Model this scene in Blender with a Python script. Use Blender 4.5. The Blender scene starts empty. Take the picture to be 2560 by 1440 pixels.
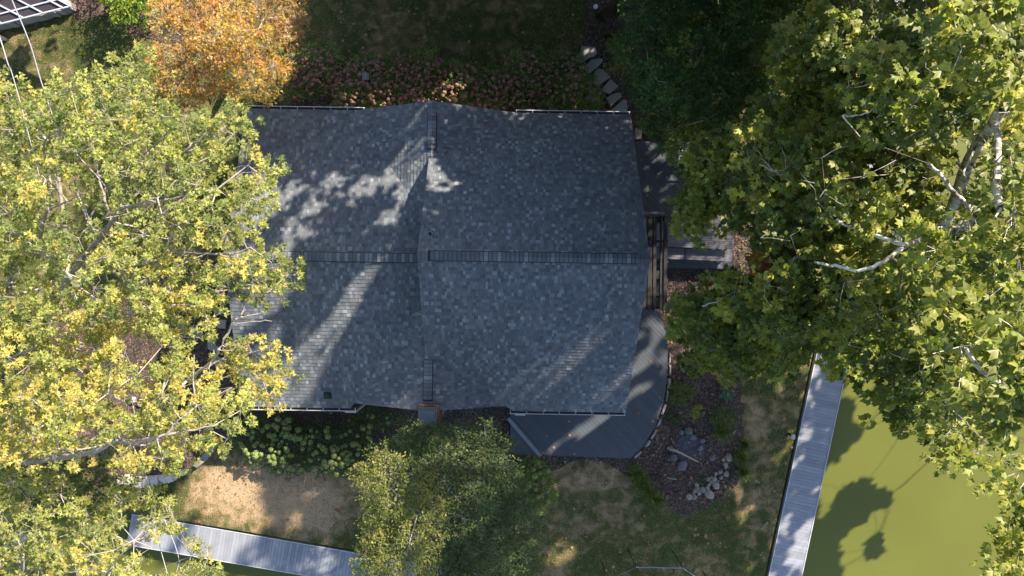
import bpy, math, random
import numpy as np
from mathutils import Vector, Matrix

random.seed(7)
RNG = np.random.default_rng(11)
scn = bpy.context.scene
COL = scn.collection
R = math.radians

# ------------------------------------------------------------------ camera, sky, sun, exposure
CAM_H = 29.0
FPX = 1707.0
cam_d = bpy.data.cameras.new("camera")
cam_d.sensor_width = 36.0
cam_d.lens = 36.0 * FPX / 2560.0
cam_d.clip_start = 0.1
cam_d.clip_end = 2000
cam = bpy.data.objects.new("camera", cam_d)
cam.location = (0, 0, CAM_H)
cam.rotation_euler = (0, 0, 0)
COL.objects.link(cam)
scn.camera = cam

SUN_E, SUN_A = R(35.0), R(43.0)
SUN = np.array([math.cos(SUN_E) * math.cos(SUN_A), math.cos(SUN_E) * math.sin(SUN_A), math.sin(SUN_E)])
world = bpy.data.worlds.new("World")
scn.world = world
world.use_nodes = True
wn = world.node_tree
bg = wn.nodes["Background"]
sky = wn.nodes.new("ShaderNodeTexSky")
sky.sky_type = 'NISHITA'
sky.sun_disc = False
sky.sun_elevation = SUN_E
sky.sun_rotation = R(90) - SUN_A
sky.air_density = 1.0
sky.dust_density = 1.0
wn.links.new(sky.outputs[0], bg.inputs[0])
bg.inputs[1].default_value = 0.112
sl = bpy.data.lights.new("sun", 'SUN')
sl.energy = 5.0
sl.angle = R(0.7)
sl.color = (1.0, 0.885, 0.72)
so = bpy.data.objects.new("sun", sl)
so.rotation_euler = Vector(SUN).to_track_quat('Z', 'Y').to_euler()
so.location = (30, 30, 40)
COL.objects.link(so)
scn.view_settings.view_transform = 'Standard'
scn.view_settings.look = 'None'
scn.view_settings.gamma = 1.0
scn.view_settings.use_curve_mapping = False
scn.view_settings.exposure = 1.45
scn.cycles.max_bounces = 6
scn.cycles.diffuse_bounces = 3
scn.cycles.transmission_bounces = 4
scn.cycles.use_denoising = True


def P(px, py, z=0.0):
    d = CAM_H - z
    return Vector(((px - 1280) / FPX * d, (720 - py) / FPX * d, z))


# ------------------------------------------------------------------ helpers
def tag(o, label=None, cat=None, group=None, kind=None, category=None):
    cat = cat or category
    if label: o['label'] = label
    if cat: o['category'] = cat
    if group: o['group'] = group
    if kind: o['kind'] = kind
    return o


def empty(name, loc=(0, 0, 0), parent=None, **k):
    o = bpy.data.objects.new(name, None)
    o.empty_display_size = 0.2
    o.location = loc
    COL.objects.link(o)
    if parent: o.parent = parent
    return tag(o, **k)


def obj(name, me, mat=None, parent=None, loc=None, **k):
    o = bpy.data.objects.new(name, me)
    COL.objects.link(o)
    if mat is not None and len(me.materials) == 0:
        me.materials.append(mat)
    if parent: o.parent = parent
    if loc is not None: o.location = loc
    return tag(o, **k)


class MB:
    """collects boxes, tubes and plates into one mesh"""
    def __init__(s): s.v = []; s.f = []
    def poly(s, pts):
        b = len(s.v); s.v += [tuple(p) for p in pts]; s.f.append(tuple(range(b, b + len(pts))))
    def hexa(s, p):
        b = len(s.v); s.v += [tuple(q) for q in p]
        for f in ((3, 2, 1, 0), (4, 5, 6, 7), (0, 1, 5, 4), (1, 2, 6, 5), (2, 3, 7, 6), (3, 0, 4, 7)):
            s.f.append(tuple(b + i for i in f))
    def box(s, c, size, M=None, bev=0.0):
        x, y, z = [q / 2 for q in size]
        if bev > 0:
            b = min(bev, x * .9, y * .9, z * .9)
            rings = []
            for zz, xx, yy in ((-z, x - b, y - b), (-z + b, x, y), (z - b, x, y), (z, x - b, y - b)):
                rings.append([(-xx, -yy, zz), (xx, -yy, zz), (xx, yy, zz), (-xx, yy, zz)])
            base = len(s.v)
            for r in rings:
                for q in r:
                    p = Vector(q)
                    if M: p = M @ p
                    s.v.append(tuple(p + Vector(c)))
            s.f.append((base + 3, base + 2, base + 1, base))
            s.f.append((base + 12, base + 13, base + 14, base + 15))
            for i in range(3):
                for j in range(4):
                    a = base + i * 4 + j; d = base + i * 4 + (j + 1) % 4
                    s.f.append((a, d, d + 4, a + 4))
            return
        pts = [(-x, -y, -z), (x, -y, -z), (x, y, -z), (-x, y, -z), (-x, -y, z), (x, -y, z), (x, y, z), (-x, y, z)]
        out = []
        for q in pts:
            p = Vector(q)
            if M: p = M @ p
            out.append(p + Vector(c))
        s.hexa(out)
    def bar(s, a, b, w, h, up=(0, 0, 1)):
        a = Vector(a); b = Vector(b); d = (b - a); L = d.length; d.normalize()
        up = Vector(up)
        sd = d.cross(up)
        if sd.length < 1e-4: sd = Vector((1, 0, 0))
        sd.normalize(); u = sd.cross(d)
        p = []
        for uu in (-1, 1):
            for (q, ss) in ((a, -1), (b, -1), (b, 1), (a, 1)):
                p.append(q + sd * ss * w / 2 + u * uu * h / 2)
        s.hexa(p)
    def tube(s, pts, radii, n=7, cap=True):
        pts = [Vector(p) for p in pts]
        base = len(s.v)
        prev = None
        for i, p in enumerate(pts):
            d = (pts[min(i + 1, len(pts) - 1)] - pts[max(i - 1, 0)])
            if d.length < 1e-6: d = Vector((0, 0, 1))
            d.normalize()
            if prev is None:
                a = d.orthogonal().normalized()
            else:
                a = prev - d * prev.dot(d)
                if a.length < 1e-4: a = d.orthogonal()
                a.normalize()
            prev = a
            b = d.cross(a)
            for k in range(n):
                t = 2 * math.pi * k / n
                s.v.append(tuple(p + (a * math.cos(t) + b * math.sin(t)) * radii[i]))
        for i in range(len(pts) - 1):
            for k in range(n):
                q = base + i * n
                s.f.append((q + k, q + (k + 1) % n, q + n + (k + 1) % n, q + n + k))
        if cap:
            s.f.append(tuple(base + k for k in range(n))[::-1])
            s.f.append(tuple(base + (len(pts) - 1) * n + k for k in range(n)))
    def mesh(s, name, smooth=False):
        me = bpy.data.meshes.new(name)
        me.from_pydata(s.v, [], s.f)
        if smooth:
            me.polygons.foreach_set("use_smooth", [True] * len(me.polygons))
        me.update()
        return me
    def build(s, name, mat, parent=None, smooth=False, **k):
        return obj(name, s.mesh(name, smooth), mat, parent, **k)


def np_mesh(name, verts, tris, cols=None, smooth=False):
    me = bpy.data.meshes.new(name)
    nv, nf = len(verts), len(tris)
    k = tris.shape[1]
    me.vertices.add(nv)
    me.vertices.foreach_set("co", verts.astype(np.float32).ravel())
    me.loops.add(nf * k)
    me.polygons.add(nf)
    me.loops.foreach_set("vertex_index", tris.astype(np.int32).ravel())
    me.polygons.foreach_set("loop_start", np.arange(0, nf * k, k, dtype=np.int32))
    me.polygons.foreach_set("loop_total", np.full(nf, k, dtype=np.int32))
    if smooth:
        me.polygons.foreach_set("use_smooth", np.ones(nf, dtype=bool))
    if cols is not None:
        ca = me.color_attributes.new("tint", 'FLOAT_COLOR', 'POINT')
        ca.data.foreach_set("color", cols.astype(np.float32).ravel())
    me.update(calc_edges=True)
    return me


# ------------------------------------------------------------------ materials
def nodes_of(name):
    m = bpy.data.materials.new(name)
    m.use_nodes = True
    nt = m.node_tree
    return m, nt, nt.nodes["Principled BSDF"]


def N(nt, typ, **kw):
    n = nt.nodes.new(typ)
    for k, v in kw.items():
        if k.startswith("in_"): n.inputs[k[3:].replace("_", " ")].default_value = v
        else: setattr(n, k, v)
    return n


def ramp(nt, fac, stops):
    r = nt.nodes.new("ShaderNodeValToRGB")
    while len(r.color_ramp.elements) < len(stops): r.color_ramp.elements.new(0.5)
    for e, (p, c) in zip(r.color_ramp.elements, stops):
        e.position = p
        e.color = (*c, 1) if len(c) == 3 else c
    nt.links.new(fac, r.inputs[0])
    return r


def simple(name, col, rough=.7, var=.25, scale=6.0, bump=.0, metal=0.0, fine=60.0, use_tint=False, obj_var=0.0):
    m, nt, b = nodes_of(name)
    L = nt.links.new
    geo = N(nt, "ShaderNodeNewGeometry")
    no = N(nt, "ShaderNodeTexNoise"); no.inputs["Scale"].default_value = scale; no.inputs["Detail"].default_value = 5
    L(geo.outputs["Position"], no.inputs["Vector"])
    nf = N(nt, "ShaderNodeTexNoise"); nf.inputs["Scale"].default_value = fine; nf.inputs["Detail"].default_value = 2
    L(geo.outputs["Position"], nf.inputs["Vector"])
    ad = N(nt, "ShaderNodeMath", operation='ADD'); L(no.outputs[0], ad.inputs[0]); L(nf.outputs[0], ad.inputs[1])
    mr = N(nt, "ShaderNodeMapRange"); L(ad.outputs[0], mr.inputs[0])
    mr.inputs[1].default_value = .6; mr.inputs[2].default_value = 1.4
    mr.inputs[3].default_value = 1 - var; mr.inputs[4].default_value = 1 + var
    last = mr.outputs[0]
    if obj_var:
        oi = N(nt, "ShaderNodeObjectInfo")
        m2 = N(nt, "ShaderNodeMapRange"); L(oi.outputs["Random"], m2.inputs[0])
        m2.inputs[3].default_value = 1 - obj_var; m2.inputs[4].default_value = 1 + obj_var
        mm = N(nt, "ShaderNodeMath", operation='MULTIPLY'); L(last, mm.inputs[0]); L(m2.outputs[0], mm.inputs[1])
        last = mm.outputs[0]
    vm = N(nt, "ShaderNodeVectorMath", operation='SCALE')
    if use_tint:
        at = N(nt, "ShaderNodeAttribute", attribute_name="tint"); L(at.outputs["Color"], vm.inputs[0])
    else:
        vm.inputs[0].default_value = col
    L(last, vm.inputs["Scale"])
    L(vm.outputs[0], b.inputs["Base Color"])
    b.inputs["Roughness"].default_value = rough
    b.inputs["Metallic"].default_value = metal
    if bump:
        bp = N(nt, "ShaderNodeBump"); bp.inputs["Strength"].default_value = bump; bp.inputs["Distance"].default_value = .01
        L(nf.outputs[0], bp.inputs["Height"]); L(bp.outputs[0], b.inputs["Normal"])
    return m


def leaf_mat(name, trans=.45, rough=.45, spec=.35, tcol=(1.25, 1.35, .5)):
    m, nt, b = nodes_of(name)
    L = nt.links.new
    at = N(nt, "ShaderNodeAttribute", attribute_name="tint")
    geo = N(nt, "ShaderNodeNewGeometry")
    no = N(nt, "ShaderNodeTexNoise"); no.inputs["Scale"].default_value = 25
    L(geo.outputs["Position"], no.inputs["Vector"])
    mr = N(nt, "ShaderNodeMapRange"); L(no.outputs[0], mr.inputs[0])
    mr.inputs[1].default_value = .3; mr.inputs[2].default_value = .7
    mr.inputs[3].default_value = .75; mr.inputs[4].default_value = 1.25
    vm = N(nt, "ShaderNodeVectorMath", operation='SCALE'); L(at.outputs["Color"], vm.inputs[0]); L(mr.outputs[0], vm.inputs["Scale"])
    L(vm.outputs[0], b.inputs["Base Color"])
    b.inputs["Roughness"].default_value = rough
    b.inputs["Specular IOR Level"].default_value = spec
    tr = N(nt, "ShaderNodeBsdfTranslucent")
    vt = N(nt, "ShaderNodeVectorMath", operation='MULTIPLY'); L(vm.outputs[0], vt.inputs[0]); vt.inputs[1].default_value = tcol
    L(vt.outputs[0], tr.inputs[0])
    mx = N(nt, "ShaderNodeMixShader"); mx.inputs[0].default_value = trans
    L(b.outputs[0], mx.inputs[1]); L(tr.outputs[0], mx.inputs[2])
    L(mx.outputs[0], nt.nodes["Material Output"].inputs["Surface"])
    return m


def bark_mat(name, light, dark, scale=3.0, thresh=.5, sharp=.06):
    m, nt, b = nodes_of(name)
    L = nt.links.new
    geo = N(nt, "ShaderNodeNewGeometry")
    no = N(nt, "ShaderNodeTexNoise"); no.inputs["Scale"].default_value = scale; no.inputs["Detail"].default_value = 6
    L(geo.outputs["Position"], no.inputs["Vector"])
    r = ramp(nt, no.outputs[0], [(0, light), (thresh, light), (min(1, thresh + sharp), dark), (1, dark)])
    nf = N(nt, "ShaderNodeTexNoise"); nf.inputs["Scale"].default_value = 40
    L(geo.outputs["Position"], nf.inputs["Vector"])
    mx = N(nt, "ShaderNodeMix", data_type='RGBA', blend_type='MULTIPLY'); mx.inputs[0].default_value = .5
    L(r.outputs[0], mx.inputs[6]); L(nf.outputs[0], mx.inputs[7])
    L(mx.outputs[2], b.inputs["Base Color"])
    b.inputs["Roughness"].default_value = .85
    bp = N(nt, "ShaderNodeBump"); bp.inputs["Strength"].default_value = .5; bp.inputs["Distance"].default_value = .02
    L(nf.outputs[0], bp.inputs["Height"]); L(bp.outputs[0], b.inputs["Normal"])
    return m


def lawn_mat():
    m, nt, b = nodes_of("lawn_grass")
    L = nt.links.new
    geo = N(nt, "ShaderNodeNewGeometry")
    def noise(sc, det=4, dist=0.0):
        n = N(nt, "ShaderNodeTexNoise"); n.inputs["Scale"].default_value = sc; n.inputs["Detail"].default_value = det
        n.inputs["Distortion"].default_value = dist
        L(geo.outputs["Position"], n.inputs["Vector"]); return n
    big = noise(.32, 5, .4); mid = noise(2.2, 6, .6); fine = noise(26, 4); vf = noise(90, 2)
    a = N(nt, "ShaderNodeMath", operation='MULTIPLY_ADD'); L(mid.outputs[0], a.inputs[0]); a.inputs[1].default_value = .9; L(big.outputs[0], a.inputs[2])
    a2 = N(nt, "ShaderNodeMath", operation='MULTIPLY_ADD'); L(fine.outputs[0], a2.inputs[0]); a2.inputs[1].default_value = .5; L(a.outputs[0], a2.inputs[2])
    last = a2.outputs[0]
    # places where the lawn has dried out
    for cx, cy, sx, sy, amt in ((-10.6, -8.9, 2.8, 1.6, .40), (-7.5, -8.6, 2.4, 1.6, .26), (3.0, -9.0, 2.6, 2.8, .16), (9.9, -6.2, 1.2, 3.4, .16)):
        sb = N(nt, "ShaderNodeVectorMath", operation='SUBTRACT'); L(geo.outputs["Position"], sb.inputs[0]); sb.inputs[1].default_value = (cx, cy, 0)
        ml = N(nt, "ShaderNodeVectorMath", operation='MULTIPLY'); L(sb.outputs[0], ml.inputs[0]); ml.inputs[1].default_value = (1 / sx, 1 / sy, 0)
        ln = N(nt, "ShaderNodeVectorMath", operation='LENGTH'); L(ml.outputs[0], ln.inputs[0])
        mp = N(nt, "ShaderNodeMapRange", interpolation_type='SMOOTHSTEP'); L(ln.outputs["Value"], mp.inputs[0]); mp.inputs[1].default_value = .3; mp.inputs[2].default_value = 1.5
        mp.inputs[3].default_value = amt; mp.inputs[4].default_value = 0
        sm = N(nt, "ShaderNodeMath", operation='ADD'); L(last, sm.inputs[0]); L(mp.outputs[0], sm.inputs[1]); last = sm.outputs[0]
    mr = N(nt, "ShaderNodeMapRange"); L(last, mr.inputs[0]); mr.inputs[1].default_value = .88; mr.inputs[2].default_value = 1.6
    r = ramp(nt, mr.outputs[0], [(0, (.040, .062, .018)), (.46, (.080, .092, .03)), (.68, (.22, .165, .085)), (1, (.44, .31, .19))])
    m2 = N(nt, "ShaderNodeMapRange"); L(vf.outputs[0], m2.inputs[0]); m2.inputs[1].default_value = .3; m2.inputs[2].default_value = .7
    m2.inputs[3].default_value = .55; m2.inputs[4].default_value = 1.4
    vm = N(nt, "ShaderNodeVectorMath", operation='SCALE'); L(r.outputs[0], vm.inputs[0]); L(m2.outputs[0], vm.inputs["Scale"])
    L(vm.outputs[0], b.inputs["Base Color"]); b.inputs["Roughness"].default_value = .95
    b.inputs["Specular IOR Level"].default_value = .1
    bp = N(nt, "ShaderNodeBump"); bp.inputs["Strength"].default_value = .9; bp.inputs["Distance"].default_value = .05
    L(fine.outputs[0], bp.inputs["Height"]); L(bp.outputs[0], b.inputs["Normal"])
    return m


def mulch_mat():
    m, nt, b = nodes_of("bark_mulch")
    L = nt.links.new
    geo = N(nt, "ShaderNodeNewGeometry")
    v = N(nt, "ShaderNodeTexVoronoi"); v.inputs["Scale"].default_value = 22
    L(geo.outputs["Position"], v.inputs["Vector"])
    n = N(nt, "ShaderNodeTexNoise"); n.inputs["Scale"].default_value = 1.2; n.inputs["Detail"].default_value = 5
    L(geo.outputs["Position"], n.inputs["Vector"])
    sp = N(nt, "ShaderNodeSeparateColor"); L(v.outputs["Color"], sp.inputs[0])
    ad = N(nt, "ShaderNodeMath", operation='MULTIPLY_ADD'); L(n.outputs[0], ad.inputs[0]); ad.inputs[1].default_value = 1.0; L(sp.outputs[0], ad.inputs[2])
    mr = N(nt, "ShaderNodeMapRange"); L(ad.outputs[0], mr.inputs[0]); mr.inputs[1].default_value = .3; mr.inputs[2].default_value = 1.6
    r = ramp(nt, mr.outputs[0], [(0, (.018, .012, .010)), (.45, (.055, .036, .028)), (.8, (.12, .08, .06)), (1, (.2, .15, .12))])
    L(r.outputs[0], b.inputs["Base Color"]); b.inputs["Roughness"].default_value = .95
    bp = N(nt, "ShaderNodeBump"); bp.inputs["Strength"].default_value = .8; bp.inputs["Distance"].default_value = .03
    L(sp.outputs[1], bp.inputs["Height"]); L(bp.outputs[0], b.inputs["Normal"])
    return m


def water_mat():
    m, nt, b = nodes_of("algae_green_water")
    L = nt.links.new
    geo = N(nt, "ShaderNodeNewGeometry")
    n = N(nt, "ShaderNodeTexNoise"); n.inputs["Scale"].default_value = .25; n.inputs["Detail"].default_value = 4
    L(geo.outputs["Position"], n.inputs["Vector"])
    f = N(nt, "ShaderNodeTexNoise"); f.inputs["Scale"].default_value = 14; f.inputs["Detail"].default_value = 6
    L(geo.outputs["Position"], f.inputs["Vector"])
    ad = N(nt, "ShaderNodeMath", operation='MULTIPLY_ADD'); L(f.outputs[0], ad.inputs[0]); ad.inputs[1].default_value = .35; L(n.outputs[0], ad.inputs[2])
    r = ramp(nt, ad.outputs[0], [(.4, (.096, .106, .020)), (.9, (.114, .124, .025))])
    L(r.outputs[0], b.inputs["Base Color"])
    b.inputs["Roughness"].default_value = .35
    b.inputs["Specular IOR Level"].default_value = .25
    bp = N(nt, "ShaderNodeBump"); bp.inputs["Strength"].default_value = .12; bp.inputs["Distance"].default_value = .02
    L(f.outputs[0], bp.inputs["Height"]); L(bp.outputs[0], b.inputs["Normal"])
    return m


M_LAWN = lawn_mat(); M_MULCH = mulch_mat(); M_WATER = water_mat()
M_SHINGLE = simple("asphalt_shingle", None, .92, .20, 1.3, .5, fine=70, use_tint=True)
M_CHIP = simple("wood_chips", None, .9, .15, 5, .2, use_tint=True)
M_BLACK = simple("black_vent_edge", (.008, .010, .014), .7, .2)
M_WALL = simple("house_siding", (.14, .15, .14), .8, .12, 2)
M_WHITE = simple("white_gutter", (.50, .49, .50), .45, .06, 3)
M_GUTIN = simple("gutter_inside", (.05, .04, .035), .9, .3, 8)
M_BRICK = simple("red_brick", (.11, .06, .05), .9, .3, 12, .4, obj_var=.3)
M_MORTAR = simple("mortar", (.14, .13, .125), .95, .15, 12, .3)
M_CAPM = simple("chimney_cap_metal", (.12, .14, .19), .45, .12, 4, metal=.3)
M_LEAD = simple("vent_lead", (.16, .165, .18), .5, .2, 10, metal=.3)
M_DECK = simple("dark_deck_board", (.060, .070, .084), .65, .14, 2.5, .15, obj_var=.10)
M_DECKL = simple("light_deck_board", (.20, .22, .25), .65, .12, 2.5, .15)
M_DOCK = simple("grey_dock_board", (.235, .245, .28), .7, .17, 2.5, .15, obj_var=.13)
M_DOCKE = simple("dock_fascia", (.45, .46, .50), .7, .1, 3)
M_DARKW = simple("dark_stained_wood", (.014, .013, .014), .7, .3, 6, .2, obj_var=.15)
M_GREYW = simple("weathered_grey_wood", (.16, .15, .165), .8, .18, 5, .2, obj_var=.10)
M_PALEW = simple("pale_chair_wood", (.62, .60, .60), .6, .1, 5)
M_SLAB = simple("flagstone", (.27, .255, .25), .9, .22, 3, .5, obj_var=.15, fine=35)
M_ROCK = simple("field_stone", (.25, .205, .17), .85, .25, 5, .4, obj_var=.22, fine=30)
M_PALES = simple("pale_wall_stone", (.46, .42, .37), .85, .2, 5, .4, obj_var=.12, fine=30)
M_GREYS = simple("grey_wall_stone", (.24, .22, .21), .85, .25, 5, .4, obj_var=.2, fine=30)
M_CHAR = simple("sooty_stone", (.13, .125, .13), .9, .35, 6, .5, obj_var=.3, fine=30)
M_ASH = simple("fire_ash", (.075, .075, .09), .95, .5, 6, .5)
M_DRIFT = simple("bleached_log", (.30, .25, .20), .85, .25, 8, .5)
M_SEAWALL = simple("seawall", (.05, .045, .04), .9, .3, 3)
M_PANEL = simple("dark_canopy_panel", (.030, .022, .028), .6, .25, 8)
M_FRAMEW = simple("white_canopy_frame", (.40, .41, .45), .5, .06, 4)
M_CABLE = simple("pale_cable", (.42, .41, .45), .45, .15, 20)
M_TEAL = simple("teal_grey_tube", (.14, .20, .23), .4, .2, 6, metal=.3)
M_GLOBE = simple("globe_white", (.60, .62, .78), .4, .05, 6)
M_SAGE = simple("sage_ball", (.25, .32, .27), .6, .1, 6)
M_TILE = simple("litter_leaf", None, .8, .2, 10, use_tint=True)
M_GRASSB = leaf_mat("grass_blades", .25, .7, .1, (1.1, 1.1, .6))
M_LEAF = leaf_mat("broad_leaf")
M_LEAFD = leaf_mat("small_leaf", .3, .55, .25)
M_PETAL = simple("hydrangea_petal", None, .8, .18, 30, use_tint=True)
M_BARKS = bark_mat("sycamore_bark", (.72, .68, .62), (.30, .26, .20), 4.5, .56, .03)
M_BARKM = bark_mat("silver_maple_bark", (.52, .46, .40), (.30, .26, .22), 6, .5, .2)
M_BARKB = bark_mat("birch_bark", (.55, .52, .47), (.12, .10, .09), 9, .6, .05)
M_TWIG = bark_mat('twig_bark', (.30, .25, .20), (.20, .16, .13), 8, .5, .3)
M_BARKD = bark_mat("brown_bark", (.12, .09, .07), (.06, .045, .035), 6, .5, .2)
# ------------------------------------------------------------------ shared geometry of the house (u along ridge, v across)
HU0, HV0, HANG = 0.0, 1.0, R(-0.9)
uL, uM, uR, HW = -10.2, -3.04, 4.43, 5.67
zE, zR, zL, zG = 3.0, 7.1, 4.85, 4.5
gc, gh = -2.95, 3.1
HC, HS = math.cos(HANG), math.sin(HANG)


def H(u, v, z):
    return Vector((HU0 + u * HC - v * HS, HV0 + u * HS + v * HC, z))


def uv_of(x, y):
    x = x - HU0; y = y - HV0
    return x * HC + y * HS, -x * HS + y * HC


def roof_z(x, y):
    """height of the roof above a point (numpy), -1 where there is none"""
    u, v = uv_of(x, y)
    av = np.abs(v)
    inside = (av < HW) & (u > uL) & (u < uR)
    main = np.where(u > uM, zE + (zR - zE) * (1 - av / HW), zE + (zL - zE) * (1 - av / HW))
    gab = np.where((np.abs(u - gc) < gh), zE + (zG - zE) * (1 - np.abs(u - gc) / gh), -1)
    return np.where(inside, np.maximum(main, gab), -1.0)


WATER_Z, DOCK_Z, DECK_Z = -0.72, -0.12, 0.45
# shoreline points (dock's land side)
DL = [P(-900, 1040, 0), P(340, 1283, 0), P(900, 1377, 0), P(1905, 1560, 0)]
DRt = [P(2260, -160, 0), P(2022, 930, 0), P(1905, 1470, 0)]

# ------------------------------------------------------------------ ground and water
def sheet(name, pts, z, mat, zb=None, cuts=0, **k):
    mb = MB()
    mb.poly([(p[0], p[1], z) for p in pts])
    n = len(pts)
    if zb is not None:
        for i in range(n):
            a, b = pts[i], pts[(i + 1) % n]
            mb.poly([(a[0], a[1], zb), (b[0], b[1], zb), (b[0], b[1], z), (a[0], a[1], z)])
    return mb.build(name, mat, None, kind='structure', **k)


wm = MB(); wm.poly([(-600, -600, WATER_Z), (600, -600, WATER_Z), (600, 600, WATER_Z), (-600, 600, WATER_Z)])
wm.build('water', M_WATER, kind='structure')
land = [Vector((-500, DL[0].y + 40, 0)), DL[0], DL[1], DL[2], P(1878, 1541, 0), P(1905, 1470, 0), DRt[1], DRt[0], Vector((60, 90, 0)), Vector((60, 500, 0)), Vector((-500, 500, 0))]
sheet('lawn', land, 0.0, M_LAWN, zb=-1.2)


def rag(pts, amp=.12, step=.35):
    """subdivides an outline and makes it ragged"""
    out = []
    n = len(pts)
    for i in range(n):
        a, b = Vector(pts[i]), Vector(pts[(i + 1) % n])
        m = max(1, int((b - a).length / step))
        for j in range(m):
            p = a.lerp(b, j / m)
            p.x += RNG.normal() * amp; p.y += RNG.normal() * amp
            out.append(p)
    return out


def tri_sheet(name, pts, z, mat, **k):
    import bmesh
    bm = bmesh.new()
    vs = [bm.verts.new((p[0], p[1], z)) for p in pts]
    f = bm.faces.new(vs)
    bmesh.ops.triangulate(bm, faces=[f])
    for f in bm.faces:
        if f.normal.z < 0: f.normal_flip()
    me = bpy.data.meshes.new(name); bm.to_mesh(me); bm.free()
    return obj(name, me, mat, **k)


BEDS = {
    'east': [P(x, y) for x, y in [(1560, 640), (1880, 560), (1900, 700), (1860, 860), (1850, 980), (1862, 1080), (1850, 1190), (1800, 1250), (1720, 1290), (1650, 1262), (1590, 1200), (1520, 1158), (1430, 1150), (1380, 1180), (1290, 1160), (1290, 1100), (1560, 1090)]],
    'north': [P(x, y) for x, y in [(1455, -60), (1640, -60), (1700, 200), (1680, 380), (1560, 400), (1500, 330), (1250, 330), (640, 320), (640, 250), (700, 160), (800, 190), (960, 200), (1100, 190), (1250, 210), (1400, 190), (1450, 150), (1465, 60)]],
    'south': [P(x, y) for x, y in [(570, 960), (1290, 960), (1290, 1160), (1200, 1250), (1000, 1240), (900, 1170), (760, 1170), (640, 1130), (570, 1090)]],
    'west': [P(x, y) for x, y in [(150, 760), (330, 740), (430, 640), (600, 640), (600, 1060), (545, 1095), (515, 1140), (465, 1180), (400, 1203), (330, 1206), (230, 1180), (150, 1050), (120, 900)]],
    'northwest': [P(x, y) for x, y in [(185, -60), (480, -60), (560, 120), (420, 110), (330, 80), (290, 40), (200, 50), (180, 20)]],
}
BED_WORLD = {}
for i, (k_, pts) in enumerate(BEDS.items()):
    rp = rag(pts, .07)
    BED_WORLD[k_] = np.array([[p.x, p.y] for p in rp])
    tri_sheet('mulch_bed', rp, 0.008 + .004 * i, M_MULCH, kind='structure')


def inside_poly(xy, poly):
    x, y = xy[:, 0], xy[:, 1]
    c = np.zeros(len(xy), bool)
    j = len(poly) - 1
    for i in range(len(poly)):
        xi, yi = poly[i]; xj, yj = poly[j]
        if yi != yj:
            c ^= ((yi > y) != (yj > y)) & (x < (xj - xi) * (y - yi) / (yj - yi) + xi)
        j = i
    return c


LANDP = np.array([[p.x, p.y] for p in land])


def scatter_quads(n, lw, palette, region, zfun, flat=.35, wh=(.5, 1.), gen=None, name='x'):
    """n little chips as bent quads; lw = (min,max) length"""
    L_ = RNG.uniform(lw[0], lw[1], n); W_ = L_ * RNG.uniform(wh[0], wh[1], n)
    a = RNG.uniform(0, 2 * np.pi, n); tilt = RNG.normal(0, flat, n); t2 = RNG.normal(0, flat, n)
    dx = np.stack([np.cos(a), np.sin(a), tilt], 1); dy = np.stack([-np.sin(a), np.cos(a), t2], 1)
    c = region
    z = zfun
    c3 = np.concatenate([c, z[:, None]], 1)
    v = np.stack([c3 - dx * L_[:, None] / 2, c3 + dy * W_[:, None] / 2, c3 + dx * L_[:, None] / 2, c3 - dy * W_[:, None] / 2], 1)
    v[:, :, 2] += 0
    tris = (np.arange(n)[:, None] * 4 + np.array([[0, 1, 2, 3]])).reshape(-1, 4)
    col = np.array(palette)[RNG.integers(0, len(palette), n)] * RNG.uniform(.6, 1.3, (n, 1))
    cols = np.concatenate([np.repeat(col, 4, 0), np.ones((n * 4, 1))], 1)
    return np_mesh(name, v.reshape(-1, 3), tris[:, ::-1].copy(), cols)


def pts_in(poly, n, extra=None):
    lo, hi = poly.min(0), poly.max(0)
    out = []
    tot = 0
    while tot < n:
        q = RNG.uniform(lo, hi, (n * 2, 2))
        q = q[inside_poly(q, poly)]
        if extra is not None: q = q[extra(q)]
        out.append(q); tot += len(q)
        if len(q) == 0: break
    return np.concatenate(out)[:n]


def not_house(q):
    return roof_z(q[:, 0] * .97, q[:, 1] * .97) < 0


CHIPC = [(.06, .04, .03), (.12, .08, .06), (.03, .02, .018), (.22, .16, .12), (.16, .12, .10), (.09, .05, .035)]
for k_, n_ in (('east', 9000), ('north', 7000), ('south', 3500), ('west', 8000), ('northwest', 3000)):
    q = pts_in(BED_WORLD[k_], n_, not_house)
    me = scatter_quads(len(q), (.03, .10), CHIPC, q, RNG.uniform(.03, .06, len(q)), .45, (.3, .7), name='mulch_chips')
    obj('mulch_chips', me, M_CHIP, kind='stuff', label='loose brown bark chips covering the planting bed', category='mulch')

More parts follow.
